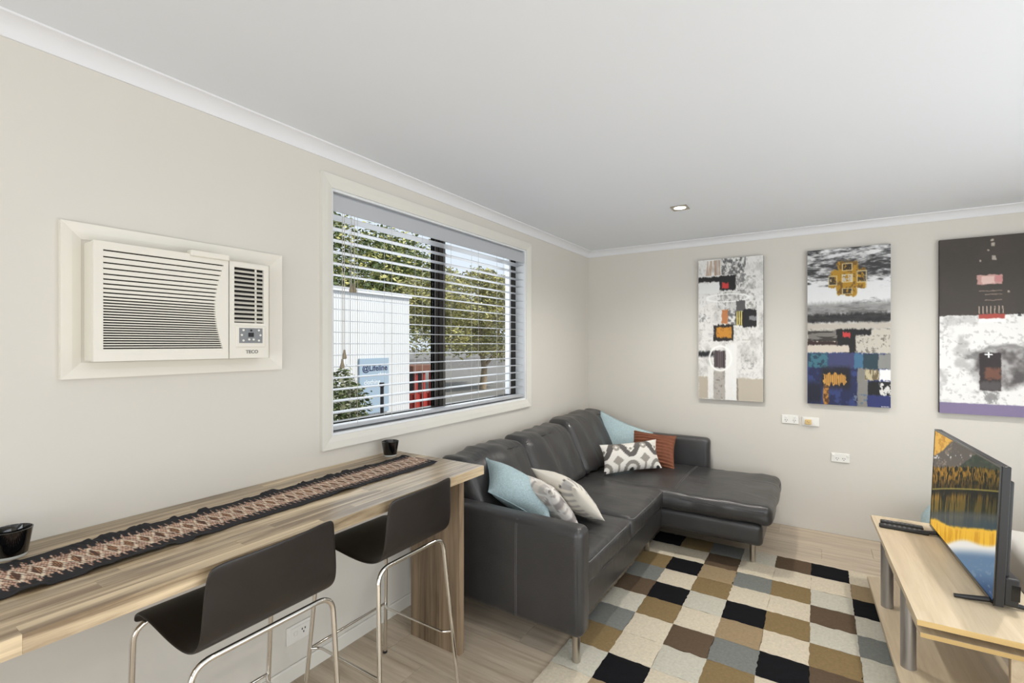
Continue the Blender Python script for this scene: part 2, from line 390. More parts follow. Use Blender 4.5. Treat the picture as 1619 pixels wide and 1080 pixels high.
def mitre(p0, p1, q0, q1):
    """bevelled architrave length: outer edge p0-p1, inner edge q0-q1 in (y, z)"""
    bm = bmesh.new()
    A = [bm.verts.new((.0, *p)) for p in (p0, p1, q1, q0)]
    mid = lambda a, b, t: tuple(a[i]*(1-t)+b[i]*t for i in (0, 1))
    B = [bm.verts.new((.02, *p)) for p in (p0, p1)]+[bm.verts.new((.016, *p)) for p in (mid(p1, q1, .55), mid(p0, q0, .55))]+[bm.verts.new((.010, *p)) for p in (q1, q0)]
    bm.faces.new((B[0], B[1], B[2], B[3])); bm.faces.new((B[3], B[2], B[4], B[5])); bm.faces.new((A[0], A[1], B[1], B[0])); bm.faces.new((A[2], A[3], B[5], B[4]))
    bm.faces.new(A[::-1]); bm.faces.new((A[1], A[2], B[4], B[2], B[1])); bm.faces.new((A[3], A[0], B[0], B[3], B[5])); bmesh.ops.recalc_face_normals(bm, faces=bm.faces); return bm
def frame4(y0, y1, z0, z1, w):
    o = [(y0, z0), (y1, z0), (y1, z1), (y0, z1)]; i = [(y0+w, z0+w), (y1-w, z0+w), (y1-w, z1-w), (y0+w, z1-w)]
    return [(o[k], o[(k+1) % 4], i[k], i[(k+1) % 4]) for k in range(4)]
for a in frame4(WY0-aw, WY1+aw, WZ0-aw, WZ1+aw, aw): struct('architrave', mitre(*a), 'trim', w1)

bl = thing('venetian_blind', 'white wooden venetian blind with open slats hanging in the window', 'blind', (-.035, (WY0+WY1)/2, WZ0+.02))
by0, by1 = WY0+.02, WY1-.018
obj('head_rail', box(-.075, -.02, by0, by1, 2.155, 2.207), 'blind_slat', bl)
obj('valance', box(-.012, -.004, by0-.004, by1+.004, 2.118, 2.196, bevel=.002, seg=1), 'blind_slat', bl)
me = None; SP = .0562; ntop = 2.098
for k in range(18):
    z = ntop-k*SP
    if me is None:
        bm = bmesh.new(); n = 6; A = []; B = []
        for i in range(n+1):
            t = i/n*2-1; xx = t*.03; zz = .0022*(1-t*t)+.0006*t
            A.append([bm.verts.new((xx, yy, zz+.0013)) for yy in (by0, by1)]); B.append([bm.verts.new((xx, yy, zz-.0013)) for yy in (by0, by1)])
        for i in range(n):
            bm.faces.new((A[i][0], A[i+1][0], A[i+1][1], A[i][1])); bm.faces.new((B[i][0], B[i][1], B[i+1][1], B[i+1][0]))
            for s in (0, 1): bm.faces.new((A[i][s], B[i][s], B[i+1][s], A[i+1][s]) if s == 0 else (A[i][s], A[i+1][s], B[i+1][s], B[i][s]))
        bm.faces.new((A[0][0], A[0][1], B[0][1], B[0][0])); bm.faces.new((A[n][0], B[n][0], B[n][1], A[n][1])); bmesh.ops.recalc_face_normals(bm, faces=bm.faces)
        me = bpy.data.meshes.new('slat'); bm.to_mesh(me); bm.free(); me.materials.append(MATS['blind_slat']); me.transform(Matrix.Translation((0, -bl.location.y, 0)))
    o = bpy.data.objects.new('slat', me); C.objects.link(o); o.parent = bl; o.location = (-.004, 0, z-bl.location.z); o.rotation_euler = (0, math.radians(2.5 if k else -8), 0)
obj('bottom_rail', box(-.066, -.008, by0, by1, 1.062, 1.082, bevel=.004), 'blind_slat', bl)
for yy in (1.60, 1.83, 2.07, 2.33, 2.62, 2.93):
    bm = bmesh.new()
    for xx in (-.008, -.066): tube(bm, [(xx, yy, 1.075), (xx, yy, 2.16)], .0011, 5)
    obj('ladder_cord', bm, 'cord', bl)
def acorn(y, z, x=.0): return lathe(bmesh.new(), [(.0, .046), (.004, .045), (.006, .03), (.011, .012), (.0115, .004), (.008, 0), (0, 0)], 14, (x, y, z))
for yy, z in ((1.502, 1.36), (1.514, 1.405), (1.556, 1.735), (1.574, 1.735)):
    co = obj('pull_cord', tube(bmesh.new(), [(.0, yy, z+.04), (.0, yy, 2.12)], .0016, 6), 'cord', bl)
    obj('tassel', acorn(yy, z), 'acorn', co, smooth=True)

# ------------------------------------------------------------------ exterior
tag(struct('ground_outside', box(-70, -.13, -15, 90, -.3, -.12), 'asphalt'))
sh = thing('shed', 'white ribbed metal building seen through the left half of the window', 'building', (-6.2, 3.4, -.12))
pts = []; yy = -.2; y_end = 6.98
while yy < y_end-.08:
    pts += [(-5.0, yy), (-5.0, yy+.030), (-4.992, yy+.036), (-4.992, yy+.044)]; yy += .050
pts += [(-5.0, y_end), (-7.4, y_end), (-7.4, -.2)]
obj('wall', prism(pts, 'z', -.12, 2.40), 'shed_sheet', sh)
obj('roof_edge', box(-7.45, -4.95, -.25, y_end+.03, 2.40, 2.44), 'shed_sheet', sh)
sg = thing('shop_sign', 'pale blue sign with navy and white lettering on the white building', 'sign', (-4.96, 6.04, .2))
obj('sign_board', box(-4.99, -4.95, 5.70, 6.38, .2, 1.215), 'sign_blue', sg)
put_text('lettering', '@Lifeline', .155, (-4.949, 6.05, .985), 'sign_navy', sg, .004)
put_text('lettering', 'shop', .1, (-4.949, 6.22, .885), 'sign_white', sg)
put_text('lettering', 'clothing', .12, (-4.949, 5.98, .74), 'sign_white', sg)
bp = thing('bollard', 'black steel post standing in front of the pale blue sign', 'post', (-4.3, 5.63, -.12))
obj('shaft', cyl(-4.3, 5.63, -.12, .75, .03, 12), 'post_black', bp); obj('cap', cyl(-4.3, 5.63, .75, .82, .045, 12), 'post_black', bp)
kk = thing('kiosk', 'small red slatted stall with a brown roof beyond the white building', 'stall', (-5.7, 7.95, -.12))
obj('roof', box(-6.0, -5.4, 7.5, 8.42, .84, 1.0), 'brick', kk)
for yy in (7.62, 7.86, 8.10, 8.34): obj('red_post', box(-5.5, -5.44, yy, yy+.06, -.12, .84), 'red_paint', kk)
obj('counter', box(-5.96, -5.52, 7.6, 8.4, -.12, .36), 'red_paint', kk); obj('back_wall', box(-5.99, -5.96, 7.6, 8.4, -.12, .84), 'post_black', kk)
o = obj('garden_wall', box(-18.9, -18.6, 17, 40, -.12, .55), 'wall_grey'); tag(o, 'low grey masonry wall far behind the olive tree', 'wall')

def leaves(n, clumps, size, seed, flat=.4, shell=.55):
    """loose leaf blades scattered through ellipsoid clumps, each its own small kite"""
    g = np.random.default_rng(seed); vol = np.array([c[3]*c[4]*c[5] for c in clumps]); which = g.choice(len(clumps), n, p=vol/vol.sum())
    cl = np.array(clumps)[which]; d = g.normal(size=(n, 3)); d /= np.linalg.norm(d, axis=1)[:, None]
    rad = shell+(1-shell)*g.random(n); P = cl[:, :3]+d*cl[:, 3:6]*rad[:, None]*(.8+.4*g.random((n, 1)))
    a = g.normal(size=(n, 3)); a[:, 2] *= flat; a /= np.linalg.norm(a, axis=1)[:, None]; b = np.cross(a, g.normal(size=(n, 3))); b /= np.linalg.norm(b, axis=1)[:, None]
    s = size*(.6+.8*g.random((n, 1)))
    V = np.stack([P-a*s, P+b*s*.42, P+a*s, P-b*s*.42], 1).reshape(-1, 3); f = np.arange(4*n).reshape(n, 4)
    me = bpy.data.meshes.new('foliage'); me.from_pydata(V.tolist(), [], f.tolist()); return me
def tree(name, label, cat, base, trunk, clumps, n, size, leafm, seed, group=None):
    t = thing(name, label, cat, base, group=group)
    for k, (pts, r0, r1) in enumerate(trunk):
        rr = [r0+(r1-r0)*i/(len(pts)-1) for i in range(len(pts))]; obj('trunk' if k == 0 else 'branch', tube(bmesh.new(), pts, rr, 8), 'bark', t, smooth=60)
    for i, lm in enumerate(leafm):
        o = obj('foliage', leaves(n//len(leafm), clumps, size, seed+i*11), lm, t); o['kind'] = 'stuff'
    return t
def blob(cx, cy, cz, rx, ry, rz, n, seed, k=.42):
    g = random.Random(seed); out = []
    for i in range(n):
        a = g.uniform(0, 6.28); e = g.uniform(-.9, .9); q = math.sqrt(1-e*e); s = g.uniform(.6, 1)
        out.append((cx+rx*s*q*math.cos(a), cy+ry*s*q*math.sin(a), cz+rz*s*e, rx*k*g.uniform(.6, 1.1), ry*k*g.uniform(.6, 1.1), rz*k*g.uniform(.6, 1.1)))
    return out
tree('dense_tree', 'dense dark green tree with leaves coloured as if sunlit rising above the white building', 'tree', (-14, 12.5, -.12), [([(-14, 12.5, -.12), (-14, 12.6, 1.8), (-14, 12.5, 4)], .25, .12)], blob(-14, 12.0, 3.7, 2.6, 4.6, 2.9, 70, 1), 42000, .095, ['leaf_dark', 'leaf_sun_tint', 'leaf_dark'], 3)
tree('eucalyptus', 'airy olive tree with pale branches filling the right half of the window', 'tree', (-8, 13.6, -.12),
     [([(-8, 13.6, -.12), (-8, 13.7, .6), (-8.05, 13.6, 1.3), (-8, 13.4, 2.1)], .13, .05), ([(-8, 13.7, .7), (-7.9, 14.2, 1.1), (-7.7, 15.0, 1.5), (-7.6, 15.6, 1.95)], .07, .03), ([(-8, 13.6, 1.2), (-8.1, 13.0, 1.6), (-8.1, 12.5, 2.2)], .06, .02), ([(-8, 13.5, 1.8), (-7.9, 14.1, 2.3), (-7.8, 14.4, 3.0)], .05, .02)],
     blob(-8, 13.2, 2.45, 1.5, 3.3, 1.75, 64, 5, .30), 36000, .06, ['leaf_olive', 'leaf_sun_tint', 'leaf_grey'], 31)
tree('street_tree', 'pale distant tree on the far right behind the blind', 'tree', (-26, 41, -.12), [([(-26, 41, -.12), (-26, 41, 3)], .3, .15)], blob(-26, 41, 3.0, 4, 8, 3.0, 40, 12), 14000, .2, ['leaf_olive', 'leaf_sun_tint'], 23)
tree('garden_shrub', 'loose grey green shrub at the lower left of the window', 'shrub', (-1.9, 2.75, -.12), [([(-1.9, 2.75, -.12), (-1.9, 2.8, .9)], .03, .012)], blob(-1.9, 2.78, .72, .32, .42, .62, 26, 14), 7000, .026, ['leaf_grey', 'leaf_dark'], 41)

# ------------------------------------------------------------------ air conditioner
ac = thing('air_conditioner', 'cream window air conditioner set in a wide frame on the left wall', 'air conditioner', (.0, .82, 1.37))
AY0, AY1, AZ0, AZ1 = .472, 1.18, 1.37, 1.856
for a in frame4(AY0, AY1, AZ0, AZ1, .05): obj('frame_board', mitre(*a), 'ac_plastic', ac)
obj('back_panel', box(.0, .006, AY0+.045, AY1-.045, AZ0+.045, AZ1-.045), 'ac_plastic', ac)
BY0, BY1, BZ0, BZ1, BX = .53, 1.085, 1.424, 1.797, .088
bm = box(.006, BX-.012, BY0, BY1, BZ0, BZ1, bevel=.004); obj('housing', bm, 'ac_plastic', ac)
# louvred intake panel: rails and one bar between each pair of slots, its right edge bowed
GY0, GY1, GZ0, GZ1 = .554, .905, 1.452, 1.772
fp = BX
zs = []; z = GZ1; k = 0
while z > GZ0+.004:
    pitch = (.0203, .0183, .0180, .0175, .0155, .0148, .0143, .0133, .0127, .0100)[k] if k < 10 else .0092-.0012*min(1, (k-10)/10); zs.append((z, pitch)); z -= pitch; k += 1
zend = z+zs[-1][1]; zs[-1] = (zs[-1][0], .001)
obj('slot_backing', box(BX-.0118, BX-.010, GY0-.004, GY1+.004, zend-.001, GZ1+.001), 'ac_slot', ac)
bow = lambda z: GY1-.030*math.sin(math.pi*min(1, max(0, (z-GZ0)/(GZ1-GZ0))))**1.0+.004
def ring_panel():
    bm = bmesh.new(); bx(bm, BX-.012, fp, BY0, GY0, BZ0, BZ1); bx(bm, BX-.012, fp, GY0, .926, GZ1, BZ1); bx(bm, BX-.012, fp, GY0, .926, BZ0, zend)
    zz = np.linspace(zend, GZ1, 14)
    for a, b in zip(zz, zz[1:]):
        v = [bm.verts.new(p) for p in ((fp, bow(a), a), (fp, .926, a), (fp, .926, b), (fp, bow(b), b), (BX-.012, bow(a), a), (BX-.012, bow(b), b))]
        bm.faces.new(v[:4]); bm.faces.new((v[0], v[3], v[5], v[4]))
    return bm
obj('intake_panel', ring_panel(), 'ac_plastic', ac)
for z, pitch in zs[:-1]:
    zc = z-.0023-pitch*.5; hh = (pitch-.0044)/2
    obj('intake_slat', box(BX-.011, fp-.001, GY0, bow(zc)+.002, zc-hh, zc+hh), 'ac_plastic', ac)
# right bay: vent, control panel
VY0, VY1, VZ0, VZ1 = .948, 1.062, 1.560, 1.772
bm = bmesh.new()
for a in ((.930, VY0, BZ0, BZ1-.006), (VY1, BY1-.004, BZ0, BZ1-.006), (VY0, VY1, VZ1, BZ1-.006), (VY0, VY1, BZ0, VZ0)): bx(bm, BX-.03, BX-.002, *a)
obj('outlet_panel', bm, 'ac_plastic', ac)
obj('outlet_shade_sheet', box(BX-.0125, BX-.0118, VY0, VY1, VZ0, VZ1), 'ac_shadow', ac)  # thin dark sheet painted as the shade behind the louvres
for k in range(12):
    z = VZ1-.014-k*(VZ1-VZ0-.012)/11.6
    bm = bmesh.new(); bx(bm, -.006, .006, VY0, VY1, -.0012, .0012); bmesh.ops.rotate(bm, verts=bm.verts, cent=(0, 0, 0), matrix=Matrix.Rotation(math.radians(38), 3, 'Y')); bmesh.ops.translate(bm, verts=bm.verts, vec=(BX-.006, 0, z))
    obj('outlet_louvre', bm, 'ac_plastic', ac)
obj('louvre_post', box(BX-.011, BX-.007, VY0+.082, VY0+.088, VZ0, VZ1), 'ac_plastic', ac)
cp = obj('control_cover', box(BX-.003, BX+.002, .953, 1.066, 1.466, 1.549, bevel=.0018, seg=1), 'ac_plastic', ac)
obj('control_panel', box(BX+.001, BX+.003, .964, 1.054, 1.482, 1.540), 'ac_grey', cp)
obj('display', box(BX+.002, BX+.0042, .998, 1.019, 1.506, 1.522), 'ac_display', cp)
for yy, z in ((.979, 1.532), (1.039, 1.532), (.973, 1.513), (1.045, 1.513), (.979, 1.492), (1.039, 1.492), (1.001, 1.496), (1.018, 1.496)):
    obj('button', tube(bmesh.new(), [(BX+.002, yy, z), (BX+.0052, yy, z)], .0042, 12), 'ac_button', cp)
obj('sensor', tube(bmesh.new(), [(BX+.002, 1.009, 1.531), (BX+.0045, 1.009, 1.531)], .004, 10), 'ac_display', cp)
put_text('lettering', 'TECO', .0185, (BX-.0012, 1.015, 1.442), 'ac_letter', ac, .0004)
obj('remote_holder', box(BX-.03, BX+.012, .795, .925, BZ1-.008, BZ1+.014, bevel=.004), 'ac_plastic', ac)

# ------------------------------------------------------------------ wall outlets
def outlet(label, org, facing, W, Hh, kind, group=None):
    """plate built flat in local x (width) / z (height), front towards local -y; facing turns it"""
    t = thing('power_outlet', label, 'outlet', org, facing, group)
    L = dict(world=False)
    obj('plate', box(-W/2, W/2, -.010, 0, -Hh/2, Hh/2, bevel=.003), 'plate', t, **L)
    def slots(cx, cz, s=1):
        bm = bmesh.new()
        for dx, dz, a in ((-.007, .004, 30), (.007, .004, -30), (0, -.008, 0)):
            b2 = bmesh.new(); bx(b2, -.0014, .0014, -.0125, -.0095, -.0045, .0045); bmesh.ops.rotate(b2, verts=b2.verts, cent=(0, 0, 0), matrix=Matrix.Rotation(math.radians(a), 3, 'Y')); bmesh.ops.translate(b2, verts=b2.verts, vec=(cx+dx*s, 0, cz+dz*s))
            m_ = bpy.data.meshes.new('x'); b2.to_mesh(m_); b2.free(); bm.from_mesh(m_); bpy.data.meshes.remove(m_)
        obj('socket', bm, 'plate_dark', t, **L)
    if kind == 'double':
        for cx in (-.028, .028): obj('switch', box(cx-.009, cx+.009, -.015, -.009, .010, .027, bevel=.003), 'plate', t, **L); slots(cx, -.010)
    if kind == 'corner':
        for cx, sx in ((-.020, -.046), (.022, .046)): obj('switch', box(sx-.008, sx+.008, -.015, -.009, .008, .026, bevel=.003), 'plate', t, **L); slots(cx, -.008)
    if kind == 'single':
        obj('inner_panel', box(-.042, .05, -.013, -.008, -.03, .028, bevel=.002), 'plate', t, **L)
        obj('switch', box(-.030, -.014, -.018, -.012, -.006, .012, bevel=.004), 'plate', t, **L)
        bm = bmesh.new(); [bx(bm, .015+dx, .019+dx, -.0145, -.0125, z, z+.008) for dx, z in ((-.006, .004), (.008, .004), (.001, -.010))]; obj('socket', bm, 'plate_dark', t, **L)
    if kind == 'plug':
        obj('inner_panel', box(-.048, .036, -.012, -.009, -.028, .028, bevel=.001, seg=1), 'plate', t, **L)
        pg = obj('plug', box(-.038, .006, -.036, -.010, -.022, .018, bevel=.006), 'plug_beige', t, **L)
        bm = bmesh.new(); [bx(bm, -.018+dx, -.014+dx, -.0375, -.0355, -.006+dz, -.001+dz) for dx, dz in ((-.006, .004), (.004, -.002))]; obj('plug_hole', bm, 'plate_dark', pg, **L)
    return t
outlet('white double power outlet under the second painting, left of the beige plug', (1.769, D, .868), 0, .119, .07, 'double')
outlet('white wall plate with a beige plug under the second painting', (1.909, D, .861), 0, .116, .07, 'plug')
outlet('white double power outlet low on the back wall above the floor', (2.104, D, .598), 0, .119, .07, 'corner')
outlet('white single power outlet on the left wall beneath the bench', (0, 1.268, .199), math.pi/2, .118, .078, 'single')

# ------------------------------------------------------------------ paintings
def canvas(name, label, x0, x1, z0, z1, fn, nx, nz):
    t = thing(name, label, 'painting', ((x0+x1)/2, D-.017, z0))
    obj('stretcher', box(x0, x1, D-.034, D-.001, z0, z1), 'canvas_edge', t)
    u = np.linspace(0, 1, nx); v = np.linspace(0, 1, nz); U, V = np.meshgrid(u, v)
    col = np.stack(fn(U, V), -1)
    P = np.stack([x0+U*(x1-x0), np.full_like(U, D-.0345), z1-V*(z1-z0)], -1)
    me = grid_mesh('painted_face', P, col); me.flip_normals() if False else None
    obj('painted_face', me, 'paint', t)
def layer(base):
    st = [np.array(c, float) for c in base]
    return st
def paint_rect(S, U, V, x0, x1, y0, y1, c, a=1, soft=.006, rough=.012, seed=0):
    du = (fbm(U, V, 30, 40, seed)-.5)*rough*2; dv = (fbm(U, V, 40, 30, seed+5)-.5)*rough*2
    m = sm(x0-soft, x0+soft, U+du)*sm(-x1-soft, -x1+soft, -(U+du))*sm(y0-soft, y0+soft, V+dv)*sm(-y1-soft, -y1+soft, -(V+dv))*a
    for i in range(3): S[i] = S[i]*(1-m)+c[i]*m
def paint_mask(S, m, c):
    for i in range(3): S[i] = S[i]*(1-m)+c[i]*m
def p1(U, V):
    n = fbm(U, V, 7, 14, 3); n2 = fbm(U, V, 40, 60, 8)
    S = [228-26*sm(.45, .75, n)-26*sm(.52, .8, n2)]*3; S = [S[0].copy(), S[0]-2, S[0]-6]
    R = lambda x0, x1, y0, y1, c, a=1, s=0, **k: paint_rect(S, U, V, (x0-60)/428, (x1-60)/428, (y0-82)/925, (y1-82)/925, c, a, seed=s, **k)
    N = lambda x0, x1, y0, y1, c, t, f=(30, 50), s=0: paint_mask(S, .7*sm(t-.06, t+.22, fbm(U, V, f[0], f[1], s))*((U > (x0-60)/428) & (U < (x1-60)/428) & (V > (y0-82)/925) & (V < (y1-82)/925)), c)
    N(218, 378, 78, 190, (52, 52, 54), .42, s=1); N(300, 380, 190, 300, (78, 78, 80), .46, s=2); N(110, 212, 90, 190, (150, 112, 82), .5, (30, 4), 4)
    R(55, 312, 196, 230, (30, 29, 29), s=3); R(205, 312, 196, 290, (32, 31, 32), s=4); R(222, 266, 240, 278, (196, 58, 56), s=5); N(312, 440, 205, 290, (150, 148, 144), .48, s=6)
    R(62, 203, 236, 305, (226, 226, 224), s=7); N(190, 445, 300, 430, (130, 128, 124), .5, s=9)
    e = np.sqrt(((U*428+60-255)/140)**2+((V*925+82-340)/25)**2); paint_mask(S, np.exp(-((e-1)/.12)**2)*(U > .13), (244, 244, 242))
    R(315, 375, 362, 425, (88, 86, 86), s=10); R(220, 262, 420, 510, (182, 106, 52), .85, s=11); N(62, 140, 440, 500, (120, 120, 120), .5, s=12)
    R(356, 443, 420, 532, (28, 27, 28), s=13); R(398, 442, 462, 490, (130, 130, 132), s=14); N(262, 315, 420, 520, (70, 70, 74), .42, s=15)
    R(312, 358, 428, 522, (30, 28, 24), s=16)
    for k in range(3): R(318+k*14, 326+k*14, 430, 520, (226, 208, 122), s=17+k, rough=.004)
    R(163, 298, 514, 620, (36, 31, 27), s=21); R(184, 286, 532, 600, (198, 136, 44), s=22); N(184, 286, 532, 600, (120, 76, 30), .55, s=23); N(298, 440, 535, 620, (186, 182, 176), .5, s=24)
    N(60, 170, 540, 620, (186, 184, 180), .5, (10, 60), 25); R(55, 165, 690, 724, (34, 34, 36), s=26, soft=.012)
    R(167, 250, 684, 796, (62, 52, 54), s=27); paint_mask(S, ((np.sin((U*428)*.5) > .45) & (U > .25) & (U < .445) & (V > .65) & (V < .772))*.6, (140, 128, 130))
    N(350, 430, 735, 800, (150, 148, 146), .5, s=28); R(62, 130, 860, 1005, (186, 176, 158), s=29); R(165, 242, 815, 1005, (172, 166, 158), .9, s=30); N(165, 242, 815, 1005, (110, 106, 102), .6, s=31)
    R(322, 490, 862, 1012, (190, 180, 164), s=32); R(318, 328, 860, 1005, (120, 112, 100), .8, s=33); R(244, 318, 640, 1005, (236, 235, 232), .9, s=34); R(125, 162, 780, 1000, (234, 232, 228), .8, s=35)
    e = np.sqrt(((U*428+60-210)/73)**2+((V*925+82-735)/80)**2); paint_mask(S, np.exp(-((e-1)/.09)**2), (246, 245, 242))
    return S
def p2(U, V):
    n = fbm(U, V, 5, 46, 2); n2 = fbm(U, V, 16, 90, 6); w = .35*np.exp(-((V-.3)/.07)**2)
    b = 58+172*sm(.34, .68, n*.6+n2*.4+w+.05*np.sin(V*30)); S = [b.copy(), b.copy(), b.copy()]
    R = lambda x0, x1, y0, y1, c, a=1, s=0, **k: paint_rect(S, U, V, (x0-63)/487, (x1-63)/487, (y0-82)/930, (y1-82)/930, c, a, seed=s, **k)
    N = lambda x0, x1, y0, y1, c, t, f=(30, 50), s=0: paint_mask(S, sm(t, t+.1, fbm(U, V, f[0], f[1], s))*((U > (x0-63)/487) & (U < (x1-63)/487) & (V > (y0-82)/930) & (V < (y1-82)/930)), c)
    R(40, 570, 405, 470, (128, 126, 124), .75, soft=.02, s=1); R(40, 570, 470, 522, (34, 33, 33), .9, soft=.012, s=2); R(40, 570, 524, 562, (190, 182, 170), soft=.01, s=3)
    R(40, 570, 562, 705, (196, 190, 178), s=4); R(66, 246, 568, 632, (120, 116, 110), s=5); N(66, 246, 568, 632, (60, 56, 52), .5, (4, 60), 6)
    R(240, 442, 562, 596, (30, 28, 28), s=7); R(246, 356, 562, 705, (30, 28, 28), s=8); R(277, 322, 580, 611, (196, 62, 62), s=9); R(60, 246, 632, 657, (56, 38, 34), s=10)
    R(62, 317, 658, 702, (206, 194, 180), s=11); N(350, 545, 596, 702, (128, 122, 112), .52, s=12)
    R(40, 570, 704, 1040, (50, 62, 112), s=13); N(60, 550, 704, 1030, (34, 40, 76), .5, (8, 10), 14)
    R(66, 192, 705, 792, (62, 108, 124), s=15); N(66, 192, 705, 792, (40, 66, 84), .5, s=16); R(192, 350, 705, 790, (62, 66, 104), s=17); R(345, 398, 705, 790, (66, 108, 138), s=18); R(398, 482, 705, 795, (40, 62, 72), s=19); R(482, 560, 705, 795, (136, 136, 132), s=20)
    R(60, 150, 880, 1010, (24, 26, 38), .9, soft=.03, s=21); R(148, 322, 790, 912, (26, 24, 28), .95, soft=.03, s=22); R(164, 296, 826, 890, (196, 146, 70), s=23, rough=.03)
    paint_mask(S, (np.sin(U*487*.55+3*fbm(U, V, 10, 10, 3)) > .3)*(U > .22)*(U < .475)*(V > .8)*(V < .868)*.6, (84, 56, 30))
    R(162, 194, 896, 1012, (176, 124, 56), s=24); N(162, 194, 896, 1012, (90, 58, 28), .5, s=25)
    R(364, 424, 790, 1020, (140, 136, 124), .9, s=26); R(408, 488, 796, 856, (190, 178, 146), s=27); N(408, 488, 796, 856, (110, 96, 70), .52, (40, 12), 28); R(488, 560, 796, 858, (236, 236, 234), s=29)
    R(424, 490, 864, 944, (24, 24, 26), s=30); R(490, 560, 864, 944, (214, 212, 208), s=31); N(490, 560, 864, 944, (30, 30, 30), .46, s=32); R(420, 560, 946, 1040, (44, 52, 104), s=33); N(340, 420, 940, 1030, (100, 112, 130), .5, s=34)
    for k in range(5): R(500+k*9, 506+k*9, 1004, 1009, (214, 210, 214), s=60+k, rough=.001, soft=.001)
    x = (U*487+63-305); y_ = (V*930+82-262); d = (fbm(U, V, 14, 20, 9)-.5)*40
    g = np.maximum(sm(-112, -96, -np.abs(x+d))*sm(-62, -52, -np.abs(y_+d)), sm(-62, -50, -np.abs(x+d))*sm(-108, -94, -np.abs(y_+d)))
    paint_mask(S, .45*np.exp(-((x/150)**2+((y_+60)/70)**2)*1.4), (70, 64, 66)); paint_mask(S, g, (178, 134, 38)); paint_mask(S, g*sm(.52, .62, fbm(U, V, 26, 40, 12))*.7, (96, 70, 34))
    for cx, cy, w_, h_ in ((0, 0, 30, 22), (-86, 10, 24, 26), (84, -6, 26, 32), (0, -66, 28, 20), (0, 76, 28, 16)):
        q = np.maximum(np.abs(x-cx)/w_, np.abs(y_-cy)/h_); paint_mask(S, (q < 1)*.8*(fbm(U, V, 40, 60, 15) > .4), (44, 38, 34) if cx or cy else (200, 202, 206)); paint_mask(S, np.exp(-((q-1)/.12)**2)*.85, (226, 208, 160))
    return S
def p3(U, V):
    X = U*.9/.42*457+80; Y = V*935+82
    n = fbm(U, V, 8, 10, 2); b = 232-46*sm(.55, .75, n)-30*sm(.58, .7, fbm(U, V, 50, 60, 3)); S = [b+0., b-1., b-3.]
    top = sm(-496, -490, -(Y+(fbm(U, V, 40, 5, 4)-.5)*12)); paint_mask(S, top, (66, 60, 54)); paint_mask(S, top*.25*sm(.5, .7, fbm(U, V, 6, 8, 5)), (86, 74, 66))
    def R(x0, x1, y0, y1, c, a=1, soft=3, j=6, s=0):
        xx = X+(fbm(U, V, 60, 60, s)-.5)*2*j; yy = Y+(fbm(U, V, 60, 60, s+3)-.5)*2*j
        paint_mask(S, sm(x0-soft, x0+soft, xx)*sm(-x1-soft, -x1+soft, -xx)*sm(y0-soft, y0+soft, yy)*sm(-y1-soft, -y1+soft, -yy)*a, c)
    R(290, 424, 284, 334, (206, 160, 152), .9, s=1); R(316, 384, 290, 330, (226, 196, 188), .8, s=2); R(384, 424, 290, 322, (196, 128, 128), .7, s=3)
    for yy in (366, 384, 414): R(330 if yy > 370 else 300, 424, yy, yy+4, (186, 160, 148), .6, 2, 4, yy)
    for x, y_, r in ((374, 128, 9), (372, 104, 7), (380, 198, 11), (306, 208, 5), (350, 156, 4), (458, 376, 5), (512, 492, 9)): R(x-r, x+r, y_-r, y_+r, (200, 190, 176) if y_ < 480 else (40, 40, 40), .8, 3, 5, x)
    for k in range(7): R(298+k*21, 303+k*21, 446, 486, (206, 186, 170), .9, 2, 3, k)
    R(297, 437, 488, 512, (170, 74, 64), 1, s=9); R(300, 437, 514, 530, (240, 240, 238), 1, s=10); R(95, 290, 496, 540, (150, 148, 146), .35, 10, 20, 11)
    e = np.sqrt(((X-440)/215)**2+((Y-765)/112)**2)+(fbm(U, V, 10, 14, 6)-.5)*.5; paint_mask(S, sm(1.05, .7, e)*(.35+.6*sm(.35, .65, fbm(U, V, 9, 9, 13))), (78, 74, 74)); paint_mask(S, np.exp(-((e-.95)/.1)**2)*.5*(Y < 720), (70, 68, 68))
    R(303, 418, 690, 888, (46, 38, 38), .96, s=14); R(330, 416, 770, 826, (126, 82, 64), .8, 8, 14, 15); R(303, 418, 840, 888, (110, 108, 108), .5, 12, 10, 16)
    R(330, 374, 696, 702, (245, 245, 245), 1, 2, 1, 17); R(348, 356, 686, 716, (245, 245, 245), 1, 2, 1, 18); R(225, 300, 720, 725, (90, 90, 92), .5, 3, 8, 19); R(330, 400, 895, 950, (90, 88, 88), .6, 10, 26, 20)
    R(-50, 2000, 958, 1100, (128, 116, 148), 1, 3, 3, 21)
    return S
canvas('abstract_painting', 'narrow white abstract painting with orange squares and a white ring', 1.068, 1.578, .996, 2.216, p1, 130, 300)
canvas('abstract_painting', 'abstract painting with a gold cross above and deep blue blocks below', 1.888, 2.407, 1.008, 2.215, p2, 140, 320)
canvas('abstract_painting', 'large abstract painting, dark brown above white, with a mauve bottom band', 2.677, 3.577, .995, 2.208, p3, 240, 320)

